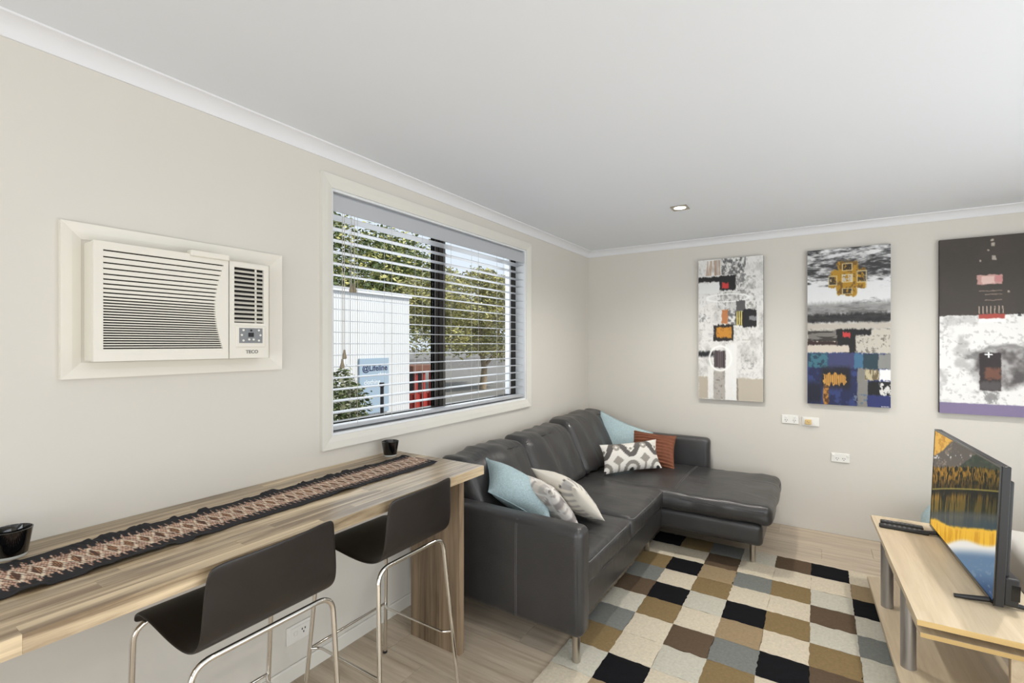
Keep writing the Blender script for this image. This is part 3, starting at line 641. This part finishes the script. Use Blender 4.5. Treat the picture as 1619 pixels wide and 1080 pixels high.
# ------------------------------------------------------------------ downlights
def downlight(x, y, label, power=58):
    t = thing('downlight', label, 'light', (x, y, H-.012), 0, 'recessed ceiling downlights')
    bm = bmesh.new(); s, r = .052, .040
    ring = [(r*math.cos(a), r*math.sin(a)) for a in (2*math.pi*k/32 for k in range(32))]
    outer = []
    for cx, sy in ring:
        m_ = max(abs(cx), abs(sy)); outer.append((cx/m_*s, sy/m_*s))
    I = [bm.verts.new((x+a, y+b, H-.004)) for a, b in ring]; O = [bm.verts.new((x+a, y+b, H-.007)) for a, b in outer]; T = [bm.verts.new((x+a, y+b, H)) for a, b in outer]
    for k in range(32):
        k2 = (k+1) % 32; bm.faces.new((I[k], I[k2], O[k2], O[k])); bm.faces.new((O[k], O[k2], T[k2], T[k]))
    obj('bezel', bm, 'brushed', t)
    obj('lens', cyl(x, y, H-.004, H-.0005, .0395, 32), 'lamp_lit', t)
    l = bpy.data.lights.new('downlight_lamp', 'SPOT'); l.energy = power; l.spot_size = math.radians(150); l.spot_blend = .9; l.shadow_soft_size = .04; l.color = (1, .95, .88)
    o = bpy.data.objects.new('downlight_lamp', l); C.objects.link(o); o.location = (x, y, H-.02); o.parent = None
    return t
downlight(1.166, 3.333, 'square brushed metal downlight in the ceiling before the corner')
downlight(2.9, 3.333, 'added unseen downlight in the ceiling above the television'); downlight(1.9, 1.3, 'added unseen downlight in the ceiling above the bench stools', 24); downlight(2.9, .2, 'added unseen downlight in the ceiling over the near right of the room', 30); downlight(1.166, -1.4, 'added unseen downlight in the ceiling near the rear opening', 26); downlight(2.9, -1.4, 'added unseen downlight in the ceiling by the front wall', 26)  # five extra fittings out of view, added for light from above

# ------------------------------------------------------------------ bench
BXW, BTOP, BT, BE = .610, .898, .040, 1.835
be = thing('wooden_bench', 'long acacia timber bar bench fixed along the left wall', 'bench', (.3, .75, 0))
rows = 12; w = BXW/rows; g = random.Random(5)
for i in range(rows):
    y = -.45
    while y < BE-.001:
        L = g.uniform(.32, .95)
        if BE-(y+L) < .25: L = BE-y
        obj('stave', box(.001+i*w, .001+(i+1)*w-.0003, y, y+L-.0003, BTOP-BT, BTOP-g.uniform(0, .0003)), 'bench_stave', be); y += L
for yy in (1.757, -.40):
    for i in range(5): obj('leg_stave', box(.209+i*.063, .209+(i+1)*.063-.0004, yy, yy+.034, 0, BTOP-BT), 'leg_stave', be)
# ------------------------------------------------------------------ runner
def runner():
    nx, ny = 46, 900; u = np.linspace(0, 1, nx); v = np.linspace(0, 1, ny); U, V = np.meshgrid(u, v)
    y0, y1 = -.25, 1.752; Y = y0+V*(y1-y0)
    xb = .150+.012*(fbm(V, V*0, 26, 1, 3)-.5)*2; xn = .392+.010*(fbm(V, V*0, 15, 1, 9)-.5)*2
    X = xb+U*(xn-xb); Z = BTOP+.0022+.009*sm(.25, 0, U)*sm(.5, .75, fbm(V, U, 34, 2, 5))+.008*sm(.8, 1, U)*sm(.55, .8, fbm(V, U, 22, 2, 15))+.006*sm(.985, 1, V)
    cx = (X-.271)/.121; s = Y*52                                # pattern coordinates: s in motif units
    band = .50+.13*(np.abs(((s/1.0) % 1)-.5) < .25)+.08*(np.abs((s % 1)-.5) < .12)
    inb = np.abs(cx) < band
    d1 = np.abs(((s*.5) % 1)-.5)*2; dia = np.abs(cx)*1.7+d1
    t = fbm(U, V, 46, 900, 4, 2)
    col = np.stack([np.full_like(U, 34), np.full_like(U, 33), np.full_like(U, 36)], -1).astype(float)
    def put(m, c): col[m] = c
    put(inb, (164, 118, 98)); put(inb & (((s*3+cx*6) % 1) < .45), (214, 192, 170)); put(inb & (dia < .55), (92, 62, 48)); put(inb & (dia < .55) & (((s*4) % 1) < .35), (178, 132, 96)); put(inb & (np.abs(dia-.75) < .14), (226, 210, 188))
    put(inb & (((s*2-cx*5) % 1) < .16), (40, 34, 34)); put(inb & (np.abs(cx) > .46) & (((s*2) % 1) < .4), (58, 46, 44)); put(inb & (t > .74), (50, 40, 38))
    P = np.stack([X, Y, Z], -1); me = grid_mesh('table_runner', P, col); me.flip_normals()
    return me
o = obj('table_runner', runner(), 'printed_fabric'); tag(o, 'black table runner with a woven rust and cream band along the bench', 'table runner')
o.modifiers.new('thickness', 'SOLIDIFY').thickness = .0015
# ------------------------------------------------------------------ cups
def cup(label, x, y):
    t = thing('candle_cup', label, 'cup', (x, y, BTOP), 0, 'black glass cups on the bench')
    obj('glass_foot', lathe(bmesh.new(), [(0, .0005), (.031, .0005), (.033, .004), (.0335, .009), (0, .009)], 28, (x, y, BTOP)), 'clear_base', t, smooth=40)
    obj('bowl', lathe(bmesh.new(), [(0, .009), (.0335, .009), (.0385, .040), (.044, .073), (.0445, .076), (.042, .077), (.0405, .074), (.036, .044), (.031, .016), (0, .014)], 32, (x, y, BTOP)), 'black_glass', t, smooth=40)
cup('small black glass cup on the bench below the window corner', .082, 1.735)
cup('black glass cup cut by the left edge of the picture', .098, .352)

# ------------------------------------------------------------------ stools
def make_stool(label, cy, ws, lw, ly):
    """cy: middle of the shell, ws: its width factor, lw: half width between the legs at the top, ly: middle of the legs"""
    t = thing('bar_stool', label, 'stool', (.42, cy, 0), 0, 'black bar stools at the bench')
    prof = [(.190, .622), (.194, .644), (.206, .662), (.230, .673), (.29, .677), (.36, .671), (.43, .664), (.49, .661), (.54, .664), (.580, .676), (.606, .698), (.622, .730), (.632, .772), (.641, .818), (.651, .868), (.664, .922)]
    hw = [.190, .193, .194, .195, .196, .197, .198, .198, .198, .198, .197, .195, .192, .188, .183, .176]
    nv = 15; P = np.zeros((len(prof), nv, 3))
    for i, ((px, pz), w_) in enumerate(zip(prof, hw)):
        tb = max(0, min(1, (pz-.69)/.2)) if i > 8 else 0
        for j in range(nv):
            s = j/(nv-1)*2-1
            P[i, j] = (px-.020*tb*s*s, cy-.012*tb+s*w_*ws, pz-(.008*abs(s)**8 if i == len(prof)-1 else 0)+(0 if i > 0 else .006*abs(s)**8)+.006*tb*s)
    me = grid_mesh('seat_shell', P); o = obj('seat_shell', me, 'stool_ply', t, smooth=True)
    md = o.modifiers.new('t', 'SOLIDIFY'); md.thickness = .010; md.offset = 1
    md = o.modifiers.new('s', 'SUBSURF'); md.levels = 1; md.render_levels = 2
    r = .0085; tz = .650
    leg = lambda x0, x1: fillet([(x0, ly-.215, .004), (x1, ly-lw, tz), (x1, ly+lw, tz), (x0, ly+.215, .004)], .055, 8)
    fz = .25; k = fz/tz
    obj('leg_frame', tube(bmesh.new(), leg(.206, .255), r, 12), 'chrome', t, smooth=50)
    obj('leg_frame', tube(bmesh.new(), leg(.655, .600), r, 12), 'chrome', t, smooth=50)
    xf, xb = .206+.049*k, .655-.055*k; yy = .215-(.215-lw)*k
    obj('foot_rail', tube(bmesh.new(), [(xf, ly-yy, fz), (xf, ly+yy, fz)], .006, 10), 'chrome', t, smooth=50)
    for s in (-1, 1):
        obj('side_rail', tube(bmesh.new(), fillet([(xf, ly+s*yy, fz), (xf+.03, ly+s*(yy-.028), fz), (xb-.03, ly+s*(yy-.028), fz), (xb, ly+s*yy, fz)], .03, 6), .0052, 10), 'chrome', t, smooth=50)
    for x0 in (.206, .655):
        for s in (-1, 1): obj('foot_cap', tube(bmesh.new(), [(x0, ly+s*.215, .0), (x0, ly+s*.2145, .010)], .0105, 10), 'black_plastic', t)
make_stool('black bent plywood bar stool with chrome legs nearest the left edge', .796, 1.05, .212, .787)
make_stool('black bent plywood bar stool with chrome legs beside the bench end panel', 1.388, .955, .178, 1.372)

# ------------------------------------------------------------------ rug
RZ = .014
rug = thing('rug', 'patchwork rug of cream, gold, brown, grey and black wool squares', 'rug', (1.62, 2.6, 0))
PAT = ['bggLbbk', 'CCnCCCt', 'gktygLk', 'yCgCCnL', 'nkLkgLy', 'LgCtCgL', 'yCnyknC', 'gCLgCLg', 'LkCnLgC', 'CtLCkyL', 'nCgLCtk', 'kLyCgLC']
PAT[0] = 'kgyLnkC'
KEY = dict(C='cream', L='light', g='gold', n='brown', t='tan', y='grey', k='black')
pm = {}
def patch(color, var):
    if (color, var) in pm: return pm[color, var]
    g = np.random.default_rng(var+hash(color) % 97 if False else var+len(color)*13+ord(color[0])); n = 9; bm = bmesh.new(); s = .2016; V = []
    for j in range(n):
        for i in range(n):
            x, y_ = i/(n-1), j/(n-1); e = min(x, 1-x, y_, 1-y_); jit = .0022
            V.append(bm.verts.new((x*s-s/2+g.normal()*jit*(0 < y_ < 1), y_*s-s/2+g.normal()*jit*(0 < x < 1), RZ+(g.normal()*.0006) - (.004 if e < 1e-6 else 0))))
    for j in range(n-1):
        for i in range(n-1): bm.faces.new((V[j*n+i], V[j*n+i+1], V[(j+1)*n+i+1], V[(j+1)*n+i]))
    rim = [V[i] for i in range(n)]+[V[j*n+n-1] for j in range(1, n)]+[V[(n-1)*n+i] for i in range(n-2, -1, -1)]+[V[j*n] for j in range(n-2, 0, -1)]
    low = [bm.verts.new((v.co.x, v.co.y, .001)) for v in rim]
    for k in range(len(rim)): k2 = (k+1) % len(rim); bm.faces.new((rim[k2], rim[k], low[k], low[k2]))
    me = bpy.data.meshes.new('rug_patch'); bm.to_mesh(me); bm.free(); me.materials.append(MATS['wool_'+color]); me.shade_smooth(); me.set_sharp_from_angle(angle=math.radians(50)); pm[color, var] = me; return me
for r_, rowp in enumerate(PAT):
    for c_, ch in enumerate(rowp):
        o = bpy.data.objects.new('rug_patch', patch(KEY[ch], (r_*3+c_) % 3)); C.objects.link(o); o.parent = rug
        o.location = Vector((1.012+c_*.2015, 3.662-r_*.2015, 0))-rug.location; o.rotation_euler = (0, 0, math.pi*((r_+c_) % 2))

# ------------------------------------------------------------------ sofa
so = thing('corner_sofa', 'black leather corner sofa with a chaise along the back wall', 'sofa', (.8, 3.15, 0))
SX = 1.035
def shear_back(p):        # back cushions lean towards the wall
    p.x -= (p.z-.46)*.50; return p
obj('seat_base', puff(.06, SX-.02, 2.05, 3.46, .160, .320, .02, (8, 10, 3)), 'leather', so, smooth=60)
obj('chaise_base', puff(.06, 1.655, 3.435, 4.40, .165, .312, .035, (12, 8, 3), wr=.003, wscale=(7, 7, 7)), 'leather', so, smooth=60)
obj('back_frame', puff(.03, .19, 2.0, 4.41, .16, .72, .04, (3, 14, 6)), 'leather', so, smooth=60)
def soften(p):                                               # arm tops fall gently to the front
    return p
ar = obj('armrest', puff(.035, 1.062, 1.948, 2.062, .142, .642, .038, (14, 3, 8), bulge=(0, .006, 0), wr=.003, wscale=(4, 4, 4)), 'leather', so, smooth=60)
bm = bmesh.new()
for dx in (-.004, .004): tube(bm, [(.722+dx, 1.9435, .16), (.722+dx, 1.9405, .38), (.722+dx, 1.945, .60), (.722+dx, 1.958, .630)], .0009, 5)
obj('stitching', bm, 'leather_seam', ar)
obj('stitching', tube(bmesh.new(), fillet([(.05, 1.953, .617), (1.015, 1.953, .617), (1.043, 1.953, .56), (1.043, 1.953, .17)], .04, 6), .0012, 5), 'leather_dark', ar)
a2 = obj('armrest', puff(.035, 1.185, 4.285, 4.395, .165, .672, .038, (14, 3, 8), bulge=(0, .006, 0), wr=.003, seed=4, wscale=(4, 4, 4)), 'leather', so, smooth=60)
seats = []
for y0, y1, sd in ((2.066, 2.735, 1), (2.738, 3.425, 2)):
    q = obj('seat_cushion', puff(.20, SX, y0, y1, .318, .452, .040, (16, 14, 4), bulge=(.008, .0, .014), wr=.009, wscale=(4, 9, 5), seed=sd*3.1), 'soft_leather', so, smooth=60)
    obj('piping', tube(bmesh.new(), fillet([(.5, y0+.018, .447), (SX-.01, y0+.018, .438), (SX-.004, y0+.05, .434), (SX-.002, (y0+y1)/2, .436), (SX-.004, y1-.05, .434), (SX-.01, y1-.018, .438), (.5, y1-.018, .447)], .03, 4), .0028, 6), 'leather_seam', q)
ch = obj('chaise_cushion', puff(.20, 1.712, 3.405, 4.282, .310, .440, .045, (34, 20, 5), bulge=(.01, .008, .018), wr=.010, wscale=(8, 3.5, 5), seed=11), 'soft_leather', so, smooth=60)
bm = bmesh.new()
for dx in (-.006, .006): tube(bm, [(1.10+dx, 3.46, .4475), (1.10+dx, 3.65, .4565), (1.10+dx, 3.85, .4605), (1.10+dx, 4.05, .4565), (1.10+dx, 4.25, .447)], .0016, 5)
obj('stitching', bm, 'leather_seam', ch)
obj('piping', tube(bmesh.new(), fillet([(1.05, 3.404, .402), (1.66, 3.404, .402), (1.711, 3.44, .402), (1.714, 4.2, .402)], .03, 6), .0026, 6), 'leather_dark', ch)
for y0, y1, zt, sd in ((2.08, 2.748, .828, 1), (2.742, 3.43, .835, 2), (3.425, 4.24, .860, 3)):
    q = obj('back_cushion', puff(.255, .475, y0, y1, .455, zt, .062, (5, 16, 12), bulge=(.022, 0, .010), wr=.016, wscale=(3, 10, 3.4), seed=sd*5.3, fn=shear_back), 'soft_leather', so, smooth=60)
    bm = bmesh.new(); tube(bm, [shear_back(Vector((.455, y0+.03+(y1-y0-.06)*k/10, zt-.030+.010*math.sin(math.pi*k/10)))) for k in range(11)], .003, 6); obj('piping', bm, 'leather_dark', q)
for x, y_, zt in ((1.013, 2.005, .15), (.93, 3.36, .17), (1.585, 3.575, .17), (.12, 2.02, .15), (1.585, 4.33, .17), (.12, 4.33, .17)):
    obj('leg', cyl(x, y_, RZ if x > .91 and y_ < 3.7 else 0, zt+.01, .0185, 20), 'steel', so, smooth=40)

# ------------------------------------------------------------------ scatter cushions
def cushion(name, label, A, B, Dd, thick, colfn=None, material='printed_fabric', piping=None, n=33, wr=.006, seed=0, group=None, pleat=0):
    """A, B, Dd: three corners (A-B one edge, A-Dd the other). u runs A->B, v runs A->Dd"""
    A, B, Dd = (np.array(p, float) for p in (A, B, Dd)); eu, ev = (B-A)/2, (Dd-A)/2; c = A+eu+ev
    nn = np.cross(eu, ev); nn /= np.linalg.norm(nn)
    a = np.sin(np.linspace(-math.pi/2, math.pi/2, n)); U, V = np.meshgrid(a, a)
    pin = 1-.09*(1-V**2)*np.abs(U)**3; pin2 = 1-.09*(1-U**2)*np.abs(V)**3     # edges drawn in, corners left as points
    prof = thick/2*np.clip(1-np.abs(U)**2.6, 0, 1)**.62*np.clip(1-np.abs(V)**2.6, 0, 1)**.62
    w_ = wr*(fbm(U*.5+.5, V*.5+.5, 5, 5, seed)-.5)*2*np.clip(1-np.maximum(np.abs(U), np.abs(V))**6, 0, 1)
    if pleat: w_ = w_+pleat*np.sin(V*34+3*fbm(U*.5+.5, V*.5+.5, 4, 6, 2))*np.clip(1-np.maximum(np.abs(U), np.abs(V))**8, 0, 1)
    def side(s): return c+(U*pin)[..., None]*eu+(V*pin2)[..., None]*ev+((prof+w_)*s)[..., None]*nn
    Pf, Pb = side(1), side(-1); nv = n*n; idx = np.arange(nv).reshape(n, n)
    f = np.stack([idx[:-1, :-1], idx[:-1, 1:], idx[1:, 1:], idx[1:, :-1]], -1).reshape(-1, 4)
    edge = np.concatenate([idx[0, :], idx[1:, -1], idx[-1, -2::-1], idx[-2:0:-1, 0]]); mp = np.arange(nv)+nv; mp[edge] = edge
    me = bpy.data.meshes.new(name); verts = np.concatenate([Pf.reshape(-1, 3), Pb.reshape(-1, 3)]); me.from_pydata(verts.tolist(), [], f.tolist()+mp[f][:, ::-1].tolist())
    if colfn is not None:
        cf = np.stack([np.broadcast_to(x, U.shape) for x in colfn(U, V)], -1).reshape(-1, 3); setcol(me, np.concatenate([cf, cf]))
    t = thing(name, label, 'cushion', tuple(c-np.array((0, 0, abs(nn[2])*thick/2+.1))), 0, group)
    o = obj('cover', me, material, t, smooth=80)
    if piping:
        obj('piping', tube(bmesh.new(), [tuple(p) for p in Pf.reshape(-1, 3)[edge]], .0042, 6, closed=True), piping, t, smooth=60)
    return t
def ikat(U, V):
    col = np.stack([np.full(U.shape, 222.), np.full(U.shape, 218.), np.full(U.shape, 211.)], -1)
    def put(m, c): col[m] = c
    x = ((U+.06)/.92+.5) % 1.0-.5; xh = (x % 1.0)-.5                                         # x = 0 at each dip, xh = 0 between dips
    put(np.abs(V-(-.52+.42*np.cos(2*math.pi*x))) < .22+.14*np.abs(np.sin(2*math.pi*x)), (96, 91, 88))
    put(np.abs(xh)/.20+np.abs(V-.30)/.34 < 1, (152, 146, 138)); put((np.abs(xh) < .035) & (V > .3), (152, 146, 138)); put(np.sqrt((xh/.12)**2+((V+.62)/.26)**2) < 1, (152, 146, 138)); put(np.abs(xh)/.06+np.abs(V+.62)/.13 < 1, (222, 218, 211))
    r = np.sqrt((x/.30)**2+((V-.98)/.62)**2); put((r > .62) & (r < 1.0), (138, 133, 126)); put(r < .26, (52, 50, 50))
    put(np.abs(x)/.13+np.abs(V+.42)/.27 < 1, (226, 222, 214)); put(np.abs(x)/.07+np.abs(V+.42)/.15 < 1, (140, 135, 128)); put((np.abs(x) < .028) & (V < -.5), (226, 222, 214))
    return col[..., 0], col[..., 1], col[..., 2]
def geometric(U, V):
    k = 2.4; x = (U*k*.5) % 1.0-.5; y_ = (V*k*.5) % 1.0-.5; ang = np.arctan2(y_, x); r = np.maximum(np.abs(x), np.abs(y_)); sec = np.floor((ang/math.pi+1)*4).astype(int) % 8
    tones = np.array([(206, 198, 190), (176, 166, 160), (222, 216, 208), (190, 184, 178), (214, 206, 196), (162, 154, 150), (226, 220, 214), (186, 176, 168)], float)
    col = tones[sec].copy(); col[np.abs(r-.49) < .02] = (232, 228, 222); col[np.abs(np.abs(x)-np.abs(y_)) < .014] = (234, 230, 224); return col[..., 0], col[..., 1], col[..., 2]
def scribble(U, V):
    col = np.stack([np.full(U.shape, 222.), np.full(U.shape, 216.), np.full(U.shape, 204.)], -1)
    band = (U > .50) & (U < .86); dots = (np.sin(U*70) > .2) & (np.sin(V*60) > .1); col[band & dots & (V > -.2)] = (52, 50, 50)
    col[band & (np.abs(V-.25) < .1) & (np.abs(U-.66) < .1)] = (40, 38, 38); col[(V < -.45) & (np.sin(U*24) > .0) & (V > -.85)] = (172, 168, 164); col[(np.abs(V+.38) < .04) & (np.sin(U*40+V*30) > .1)] = (60, 58, 56)
    return col[..., 0], col[..., 1], col[..., 2]
cushion('scatter_cushion', 'pale blue square cushion with piped edge leaning on the near armrest', (.44, 2.112, .672), (.80, 2.19, .52), (.295, 2.29, .80), .19, None, 'blue_fabric', 'blue_piping', seed=1)
cushion('scatter_cushion', 'beige cushion printed with grey triangles beside the near armrest', (.82, 2.125, .735), (.86, 2.40, .462), (.455, 2.31, .742), .13, geometric, seed=2)
cushion('scatter_cushion', 'cream cushion with black dotted print, foremost of the near trio', (.90, 2.235, .735), (.935, 2.56, .470), (.52, 2.43, .745), .14, scribble, seed=3)
cushion('scatter_cushion', 'pale blue square cushion standing in the far corner of the sofa', (.285, 4.10, .862), (.725, 4.22, .69), (.262, 3.98, .46), .13, None, 'blue_fabric', 'blue_piping', seed=4)
cushion('scatter_cushion', 'rust brown pleated cushion against the far armrest', (.575, 4.14, .715), (.95, 4.14, .70), (.60, 3.985, .455), .13, None, 'rust_fabric', None, seed=5, pleat=.0055, n=71)
cushion('scatter_cushion', 'grey and white patterned lumbar cushion in front of the rust cushion', (.475, 3.60, .665), (.83, 3.955, .69), (.55, 3.50, .458), .12, ikat, seed=6, n=81, wr=.003)

# ------------------------------------------------------------------ television unit
UA = math.radians(1.8); TZ = .44
un = thing('tv_unit', 'pale timber television unit with silver legs and open shelves', 'tv unit', (2.246, 2.97, 0), UA)
Lw = dict(world=False)
def board(name, x0, x1, y0, y1, z0, z1):
    o = obj(name, box(x0, x1, y0, y1, z0, z1), 'pale_laminate', un, **Lw)
    obj('edge_band', box(x0+.0005, x1-.0005, y0-.001, y0+.0005, z0+.0008, z1-.0008), 'laminate_edge', o, **Lw); return o
board('top_board', 0, .42, -.638, .638, TZ-.022, TZ)
board('middle_shelf', .016, .40, -.60, .25, TZ-.082, TZ-.064)
board('base_board', -.02, .40, -.84, .625, .050, .072)
for x, y_ in ((.028, -.30), (.028, .255), (.37, -.30), (.37, .255)): obj('leg', cyl(x, y_, .072, TZ-.022, .0275, 28), 'silver_leg', un, smooth=40, **Lw)
obj('side_panel', box(.272, .40, -.575, -.557, .072, TZ-.082), 'pale_laminate', un, **Lw)
bm = bmesh.new()
for y_ in (-.05, .2): bx(bm, .03, .37, y_, y_+.012, TZ-.040, TZ-.022)
obj('rail', bm, 'silver_leg', un, **Lw)
for x, y_ in ((.02, .40), (.36, .40), (.02, -.7), (.36, -.7)):
    c_ = obj('caster', tube(bmesh.new(), [(x-.010, y_, RZ+.0175), (x+.010, y_, RZ+.0175)], .0175, 16), 'black_plastic', un, **Lw)
    obj('fork', box(x-.013, x+.013, y_-.008, y_+.008, RZ+.025, .051), 'black_plastic', c_, **Lw)

tv = thing('television', 'flat black television showing an autumn lake beneath mountains', 'television', (2.506, 3.043, TZ), math.radians(2.8))
TW, TH = .938, .548; lean = Matrix.Rotation(math.radians(2.3), 4, 'Y')
def tvpart(name, bm, m, parent=tv, **k):
    if isinstance(bm, bmesh.types.BMesh): bmesh.ops.transform(bm, matrix=Matrix.Translation((0, 0, .016)) @ lean, verts=bm.verts)
    else: bm.transform(Matrix.Translation((0, 0, .016)) @ lean)
    return obj(name, bm, m, parent, world=False, **k)
tvpart('cabinet', box(0.002, .030, -TW/2, TW/2, 0, TH, bevel=.003), 'black_plastic')
tvpart('rear_shell', box(.030, .050, -TW/2+.03, TW/2-.03, .06, TH-.06, bevel=.006), 'black_plastic')
tvpart('rear_housing', box(.030, .075, -TW/2+.012, TW/2-.012, .005, .115, bevel=.006), 'black_plastic')
bm = bmesh.new(); b = .009
for a in ((-TW/2, TW/2, 0, b+.006), (-TW/2, TW/2, TH-b, TH), (-TW/2, -TW/2+b, b+.006, TH-b), (TW/2-b, TW/2, b+.006, TH-b)): bx(bm, -.001, .002, *a)
tvpart('bezel', bm, 'black_gloss')
def screen():
    nu, nv = 240, 170; u = np.linspace(0, 1, nu); v = np.linspace(0, 1, nv); U, V = np.meshgrid(u, v)   # u: far side -> near side, v: top -> bottom
    wq = U*2.5/(U*2.5+(1-U)*3.2); q = 30+200*wq+V*(530+222*wq)                                              # picture rows slant across the panel as displayed
    X = wq; n = fbm(X, q/1000, 26, 60, 3); nf = fbm(X, q/1000, 90, 40, 8); col = np.zeros(U.shape+(3,))
    def mix(m, c):
        for i in range(3): col[..., i] = col[..., i]*(1-m)+c[i]*m
    mix(np.ones(U.shape), (228, 178, 84)); mix(sm(.45, .65, n)*.6, (176, 122, 50))
    ridge = 165-95*np.exp(-((X-.38)/.24)**2)+20*fbm(X, X*0, 14, 1, 5); mix(sm(ridge-6, ridge+6, q), (98, 92, 86)); mix(sm(ridge, ridge+20, q)*sm(.55, .7, n)*.6, (168, 150, 128)); mix(((np.abs(q-178) < 10) & (n > .6))*.8, (226, 224, 226))
    r2 = 245-105*sm(.3, .75, X)+12*fbm(X, X*0, 20, 1, 6); mix(sm(r2-5, r2+5, q), (58, 66, 56)); mix(sm(r2-5, r2+5, q)*.4*sm(.5, .7, n), (88, 96, 76))
    tl = 238+16*np.abs(((X*17+.6*fbm(X, X*0, 30, 1, 7)) % 1)-.5)*2-14*fbm(X, X*0, 9, 1, 9); tm = sm(tl-3, tl+3, q); mix(tm, (74, 66, 28)); mix(tm*sm(.46, .60, nf)*(1-.55*X), (184, 130, 40)); mix(tm*sm(.50, .40, nf)*.95, (16, 18, 10)); mix(tm*sm(280, 345, q)*.5, (20, 20, 12))
    mix(np.exp(-((q-362)/4)**2), (150, 138, 70))
    wm = sm(364, 370, q); mix(wm, (22, 24, 18)); st = fbm(X, q/1000, 46, 6, 12); mix(wm*sm(366, 410, q)*sm(.42, .6, st)*(1-.5*X), (150, 112, 36)); mix(wm*sm(410, 450, q)*.35, (64, 70, 40)); mix(wm*sm(470, 515, q), (72, 76, 74)); mix(wm*sm(490, 530, q)*sm(.5, .65, st)*.6, (110, 104, 84)); mix(wm*sm(510, 560, q)*X*.8, (52, 70, 78))
    yb = 575-55*np.exp(-((X-.0)/.22)**2)+14*n; mix(sm(yb-8, yb+10, q), (236, 184, 60)); mix(sm(yb, yb+30, q)*sm(.5, .66, st)*.5, (190, 128, 36))
    wb = 672+14*np.sin(X*9)-14*X; mix(sm(wb-12, wb+18, q), (232, 228, 220)); bb = 712-8*X; mix(sm(bb-25, bb+45, q), (96, 124, 152)); mix(sm(800, 960, q), (44, 70, 104)); mix(sm(700, 900, q)*sm(.6, .7, n)*.3, (190, 190, 186))
    Y = TW/2-b-U*(TW-2*b); Z = (TH-b)-V*(TH-2*b-.006)
    return grid_mesh('screen', np.stack([np.full_like(U, .0008), Y, Z], -1), col)
tvpart('screen', screen(), 'screen_picture')
bm = bmesh.new()
for yy in (-.385, -.355, -.37): pass
bx(bm, .052, .0765, -TW/2+.011, -TW/2+.0135, .03, .09); tvpart('port_cover', bm, 'black_gloss')
for yy in (-.42, .345):
    bm = bmesh.new(); tube(bm, [(-.105, yy, .0085), (-.06, yy, .0115), (.0, yy, .018), (.02, yy, .022)], [.0075, .0095, .011, .012], 10); tube(bm, [(.02, yy, .022), (.06, yy, .016), (.125, yy, .0085)], [.012, .010, .0075], 10)
    obj('foot', bm, 'black_plastic', tv, world=False, smooth=50)
for yy, w_, lab in ((3.475, .19, 'black remote control lying behind the other on the tv unit'), (3.40, .215, 'black remote control nearest the television foot')):
    t = thing('remote_control', lab, 'remote control', (2.355, yy, TZ), math.radians(-3), 'remote controls on the tv unit')
    obj('case', box(-w_/2, w_/2, -.022, .022, 0, .017, bevel=.006), 'black_plastic', t, **Lw)
    for i in range(8):
        for j in range(3):
            kb = bmesh.new(); bx(kb, -w_*.4+i*w_*.1, -w_*.4+i*w_*.1+.010, -.014+j*.011, -.008+j*.011, .0165, .0185); obj('key', kb, 'remote_key', t, **Lw)

# ------------------------------------------------------------------ daybed and pouf behind the television
db = thing('daybed', 'white upholstered daybed at the right edge behind the television', 'daybed', (3.2, 2.75, 0))
obj('frame', box(2.80, 3.6, 1.75, 3.75, .10, .24, bevel=.01), 'black_plastic', db)
obj('mattress', puff(2.795, 3.6, 1.74, 3.76, .242, .445, .045, (8, 18, 3), bulge=(.006, 0, .012), wr=.008, seed=2), 'white_fabric', db, smooth=60)
for x, y_ in ((2.88, 1.85), (2.88, 3.65), (3.5, 1.85), (3.5, 3.65)): obj('leg', cyl(x, y_, 0, .1, .025), 'black_plastic', db)
def greyprint(U, V):
    n = fbm(U*.5+.5, V*.5+.5, 14, 30, 5); c = 206-90*sm(.5, .62, n); return c, c, c+3
cushion('scatter_cushion', 'grey and white printed cushion on the daybed at the right edge', (3.02, 3.35, .475), (3.02, 3.75, .475), (3.30, 3.35, .60), .12, greyprint, seed=9)
pf = thing('pouf', 'round pale blue pouf by the back wall, half hidden behind the television', 'pouf', (2.735, 4.14, 0))
obj('cover', lathe(bmesh.new(), [(0, .0), (.11, .0), (.16, .04), (.19, .13), (.203, .25), (.197, .33), (.16, .395), (.08, .425), (0, .43)], 36, (2.735, 4.14, 0)), 'blue_fabric', pf, smooth=60)
obj('top_button', lathe(bmesh.new(), [(0, .012), (.02, .010), (.03, 0), (0, 0)], 16, (2.735, 4.14, .426)), 'blue_piping', pf, smooth=60)
